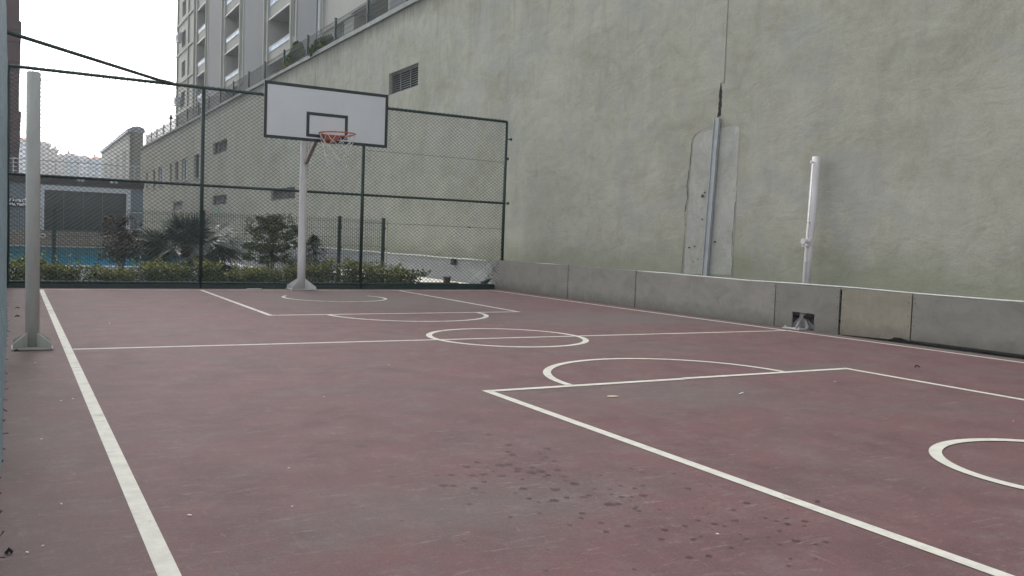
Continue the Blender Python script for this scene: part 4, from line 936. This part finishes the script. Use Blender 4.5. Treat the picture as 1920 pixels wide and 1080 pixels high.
# ---------------------------------------------------------------- apartment tower on the podium
XT = 15.0
tw = thing('apartment_tower', 'tall beige and grey apartment block with balconies above the long wall', 'building', (XT, 65, 8.2))
floors = [7.4 + 3.03 * k for k in range(9)]      # top of glass strip
bays = [(82.5, 86.4), (68.9, 74.0), (54.85, 60.1), (38.5, 43.2)]
slots = [(81.3, 82.0), (87.0, 87.6), (74.45, 75.25), (67.65, 68.45), (60.5, 61.15), (53.55, 54.35)]
ops = []
for f in floors[1:]:
    for (a, c) in bays: ops.append((a, c, f - .28, f + 1.88))
    for (a, c) in slots: ops.append((a, c, f - .28, f + 1.88))
    ops.append((44.65, 45.85, f - .9 + 1.55, f + 2.0)); ops.append((93.4, 95.6, f - .28 + .3, f + 1.55))
b = MB(); faced(b, XT, 33, 98.5, 8.0, 36, ops, 1.3)
b.quad((XT, 98.5, 8), (XT, 98.5, 36), (XT + 16, 98.5, 36), (XT + 16, 98.5, 8)); b.quad((XT, 33, 8), (XT + 16, 33, 8), (XT + 16, 33, 36), (XT, 33, 36)); b.box(XT, XT + 16, 33, 98.5, 36, 36.3)
b.build('wall', M['beige'], tw)
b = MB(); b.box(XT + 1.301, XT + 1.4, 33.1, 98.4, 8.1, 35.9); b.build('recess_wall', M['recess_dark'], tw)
for (a, c) in ((75.6, 81.05), (61.4, 67.3), (49.25, 53.2), (33.0, 38.0)):
    b = MB(); b.box(XT - .10, XT - .002, a, c, 8.0, 36.0); b.build('grey_pier', M['grey_clad'], tw)
for y in (88.2, 81.13, 75.42, 74.17, 68.68, 67.42, 61.28, 60.25, 54.60, 53.33, 86.6, 82.25, 97.9, 91.4):
    b = MB(); b.box(XT - .14, XT - .002, y - .12, y + .12, 8.0, 36.0); b.build('mullion', M['beige'], tw)
for f in floors[1:]:
    for (a, c) in bays:
        g_ = MB(); g_.box(XT - .04, XT - .015, a + .05, c - .05, f - .30, f - .02); o = g_.build('balcony', M['railglass'], tw)
        r_ = MB(); r_.box(XT - .07, XT + .0 - .003, a - .1, c + .1, f - .02, f + .03); r_.box(XT - .10, XT - .003, a - .1, c + .1, f - 1.20, f - 1.12); q = r_.build('balcony_rail', M['wframe']); q.parent = o; q.location = (0, 0, 0)
        w_ = MB(); w_.box(XT + 1.27, XT + 1.298, a + .5, a + (c - a) * .55, f - .9, f + 1.4); q = w_.build('balcony_door', M['glass2']); q.parent = o; q.location = (0, 0, 0)
    for (a, c, lo, hi) in [(s0, s1, f - .27, f + 1.87) for s0, s1 in slots] + [(44.66, 45.84, f + .66, f + 1.99), (93.42, 95.58, f + .03, f + 1.54)]:
        w_ = MB(); w_.box(XT + .35, XT + .38, a + .002, c - .002, lo + .01, hi - .01); o = w_.build('window', M['glass2'], tw)
        fr = MB(); t_ = .07
        for q in ((a + .003, c - .003, lo + .011, lo + t_), (a + .003, c - .003, hi - t_, hi - .011), (a + .003, a + t_, lo + t_, hi - t_), (c - t_, c - .003, lo + t_, hi - t_)): fr.box(XT + .28, XT + .348, *q)
        q = fr.build('window_frame', M['wframe']); q.parent = o; q.location = (0, 0, 0)
b = MB(); b.box(XT + .02, XT + .12, 56.2, 57.0, 16.6, 18.2)
b = MB(); b.tube([(XT - .12, 48.6, 8), (XT - .12, 48.6, 36)], .09, 8); b.build('drain_pipe', M['wframe'], tw)
b = MB(); b.tube([(XT - .10, 48.05, 8), (XT - .10, 48.05, 36)], .05, 8); b.build('drain_pipe', M['beige'], tw)
for f in floors[1:]:
    b = MB(); b.box(XT - .12, XT - .003, 88.3, 98.5, f - .6, f - .35); b.build('ledge', M['beige'], tw)
    b = MB(); b.box(XT - .10, XT - .003, 38.1, 48.0, f - 1.22, f - 1.08); b.build('ledge', M['beige'], tw)
for (y, z) in ((95.6, 20.0), (96.2, 13.7)):
    b = MB(); b.box(XT - .55, XT - .13, y - .9, y + .3, z, z + .9); a = b.build('air_conditioner', M['wframe'], tw)
    b = MB(); b.slab([(y - .35 + .33 * math.cos(k * math.pi / 8), z + .45 + .33 * math.sin(k * math.pi / 8)) for k in range(16)], 'x', XT - .57, XT - .552); q = b.build('fan_grille', M['dark']); q.parent = a; q.location = (0, 0, 0)
# ---------------------------------------------------------------- building at the far end of the podium
eb = thing('end_building', 'beige building with cornice and arched parapet beyond the far end of the grey wall', 'building', (9.6, 90, 0))
b = MB(); b.box(9.6, 10.72, 90, 120, 0, 10.05)
b.box(9.95, 10.72, 89.5, 89.998, 0, 10.0)
b.build('wall', M['beige'], eb)
b = MB(); b.box(9.42, 10.9, 89.85, 120.1, 10.05, 10.35); b.slab([(9.55, 10.352), (9.75, 10.5), (10.1, 10.6), (10.5, 10.58), (10.8, 10.45), (10.9, 10.352)], 'y', 89.7, 90.3); b.build('cornice', M['farwhite'], eb)
for k in range(4):
    y = 93.5 + k * 6.5; b = MB(); b.box(9.56, 9.598, y, y + 2.6, 5.2, 8.6); o = b.build('window', M['recess'], eb)
    b = MB(); b.box(9.50, 9.598, y - .2, y + 2.8, 4.9, 5.15); q = b.build('window_sill', M['beige']); q.parent = o; q.location = (0, 0, 0)
# ---------------------------------------------------------------- brown building
bb = thing('brown_building', 'dark brown tall building at the left edge behind the pool house', 'building', (-8, 75, 0))
b = MB(); b.box(-18, .43, 75, 92, 0, 40); b.build('wall', M['brown'], bb)
for z0, z1, o_ in ((15.3, 15.95, .13), (9.0, 9.35, .14), (22.2, 22.8, .13)):
    b = MB(); b.box(-18, .43 + o_, 74.85, 92, z0, z1); b.box(-18, .43 + o_ * .6, 74.9, 92, z0 - .9, z0 - .003); b.build('cornice', M['brown'], bb)
for z0, z1 in ((13.0, 14.2), (7.0, 8.0)):
    b = MB(); b.box(-18, .43 + .07, 74.93, 92, z0, z1 - .003); b.build('band', M['brown'], bb)
# ---------------------------------------------------------------- far apartment blocks
def k2(x, z): s = 450 / 250; return x * s, 1.145 + (z - 1.145) * s
far = [(0.5, 4.35, 21.3, 445, 'farwhite', 'orange_roof', 'white far apartment block with an orange roof beside the brown building'),
       (5.2, 8.3, 21.0, 450, 'farbeige', 'tanroof', 'tallest of the far tan roofed blocks, next to the left net post'),
       (8.3, 9.9, 19.6, 447, 'farbeige', 'tanroof', 'middle far tan roofed block stepping down from the tallest'),
       (9.9, 11.5, 18.1, 444, 'farbeige', 'tanroof', 'lowest far tan roofed block, left of the blue grey blocks'),
       (11.5, 14.6, 18.6, 452, 'farblue', 'tanroof', 'blue grey far block with a reddish roof, leftmost of three'),
       (14.8, 17.3, 18.2, 449, 'farwhite', 'tanroof', 'pale far block with a reddish roof between two blue grey ones'),
       (17.4, 21.5, 17.9, 446, 'farblue', 'orange_roof', 'dark blue grey far block next to the beige end building')]
for i, (x0, x1, z, y, mw, mr, lab) in enumerate(far):
    X0, Z = k2(x0, z); X1, _ = k2(x1, z); t = thing('apartment_block', lab, 'apartment block', ((X0 + X1) / 2, y, 0), 'far apartment blocks on the skyline')
    b = MB(); b.box(X0, X1, y, y + 14, 0, Z); wl = b.build('wall', M[mw], t)
    b = MB(); b.hexa([(X0 - .7, y - .7, Z + .002), (X1 + .7, y - .7, Z + .002), (X1 + .7, y + 14.7, Z + .002), (X0 - .7, y + 14.7, Z + .002)], [(X0 + 1.2, y + 4, Z + 1.5), (X1 - 1.2, y + 4, Z + 1.5), (X1 - 1.2, y + 10, Z + 1.5), (X0 + 1.2, y + 10, Z + 1.5)])
    rf = b.build('roof', M[mr], t)
    if i % 2 == 0:
        b = MB(); b.box(X0 + 1.6, X0 + 2.3, y + 5, y + 6, Z + 1.2, Z + 2.6); q = b.build('chimney', M[mr]); q.parent = rf; q.location = (0, 0, 0)
    nx = max(2, int((X1 - X0) / 1.5))
    for kz in range(5):
        zz = Z - 2.4 - kz * 2.9
        if i in (1, 2, 3, 4):
            b = MB(); b.box(X0 - .3, X1 + .3, y - .5, y - .002, zz - .5, zz - .15); b.build('balcony_slab', M[mw], t)
        for kx in range(nx):
            xx = X0 + (X1 - X0) * (kx + .5) / nx; b = MB(); b.box(xx - .36, xx + .36, y - .05, y - .003, zz, zz + 1.5); b.build('window', M['farwin'], t)
# overhead cable with a small damper
oc = thing('overhead_cable', 'faint thin overhead cable crossing the white sky above the pool house', 'cable', (6, 150, 20))
b = MB(); b.tube([(-2 + 34 * k / 16, 150, 20.6 - 1.2 * k / 16 - 3.0 * (k / 16) * (1 - k / 16)) for k in range(17)], .022, 4); b.build('cable', M['gframe'], oc)
b = MB(); b.tube([(7.9, 150, 19.28), (8.4, 150, 19.22)], [.08, .05], 6); b.build('splice', M['gframe'], oc)

# ---------------------------------------------------------------- small litter
rg = random.Random(31)
def scrap(x, y, s, m, name, lab, cat, grp=None, asp=.35, z=.012):
    b = MB(); n = 7; a0 = rg.uniform(0, 3); pts = []
    for k in range(n):
        a = 2 * math.pi * k / n; r = s * rg.uniform(.6, 1.1); u, v = r * math.cos(a), r * asp * math.sin(a); pts.append((x + u * math.cos(a0) - v * math.sin(a0), y + u * math.sin(a0) + v * math.cos(a0)))
    b.slab(pts, 'z', z - .009, z - .006); tag(b.build(name, m, origin=(x, y, 0)), lab, cat, grp)
tan = mat('tan_paper', (0.50, 0.40, 0.30), 0.8)
scrap(3.91, 5.245, .07, tan, 'flattened_wrapper', 'flat tan scrap lying just inside the near free throw line', 'wrapper', None, .5)
scrap(5.0, 5.02, .06, M['paper'], 'paper_strip', 'thin white strip right of the flat tan scrap', 'litter', None, .10)
b = MB(); b.tube([(7.97, 5.60, .005), (7.99, 5.61, .018), (8.02, 5.61, .017), (8.03, 5.59, .005)], .006, 5); tag(b.build('dark_twig', M['dark']), 'small dark curled twig near the right sideline', 'twig')
b = MB(); b.box(4.02, 4.30, 17.44, 17.50, .004, .010); tag(b.build('white_strip', M['paper']), 'short white strip on the ground in front of the far fence', 'strip')
for (x, y, s) in ((1.17, 4.15, .012), (1.02, 3.55, .012), (0.62, 3.6, .016), (2.45, 2.55, .014), (0.18, 3.95, .012), (0.05, 3.4, .014), (0.10, 3.45, .009), (0.17, 8.1, .02), (0.28, 6.3, .02), (0.35, 6.35, .014), (.14, 5.2, .014), (1.9, 5.9, .013), (2.9, 7.2, .012), (1.0, 11.2, .02), (6.3, 5.2, .016), (6.1, 3.5, .012)):
    scrap(x, y, s * .62, M['paper'], 'paper_scrap', 'tiny white scrap lying on the court surface', 'litter', 'tiny white scraps on the court', .5)
for (x, y, s) in ((-.005, 3.42, .012), (0.04, 8.9, .02), (0.02, 9.2, .02), (0.06, 12.2, .03), (0.07, 13.4, .03)):
    b = MB(); 
    for k in range(5): a = rg.uniform(0, 3.1); b.tube([(x - s * math.cos(a), y - s * math.sin(a), .004), (x, y, .004 + rg.uniform(.005, .02)), (x + s * math.cos(a), y + s * math.sin(a), .006)], .003, 4)
    tag(b.build('twig_debris', M['dark']), 'dark tangle of twigs at the foot of the left fence', 'debris', 'twigs at the foot of the left fence')

# ---------------------------------------------------------------- air
hm = bpy.data.materials.new('haze_air'); hm.use_nodes = True; ht = hm.node_tree; ht.nodes.clear()
pv = ht.nodes.new('ShaderNodeVolumePrincipled'); ho = ht.nodes.new('ShaderNodeOutputMaterial')
pv.inputs['Color'].default_value = (0.92, 0.96, 1.0, 1); pv.inputs['Density'].default_value = 0.0012; pv.inputs['Anisotropy'].default_value = 0.2
ht.links.new(pv.outputs[0], ho.inputs['Volume'])
b = MB(); b.box(-750, 750, -350, 1600, -1.2, 46); hz_ = b.build('haze', hm); hz_['kind'] = 'stuff'
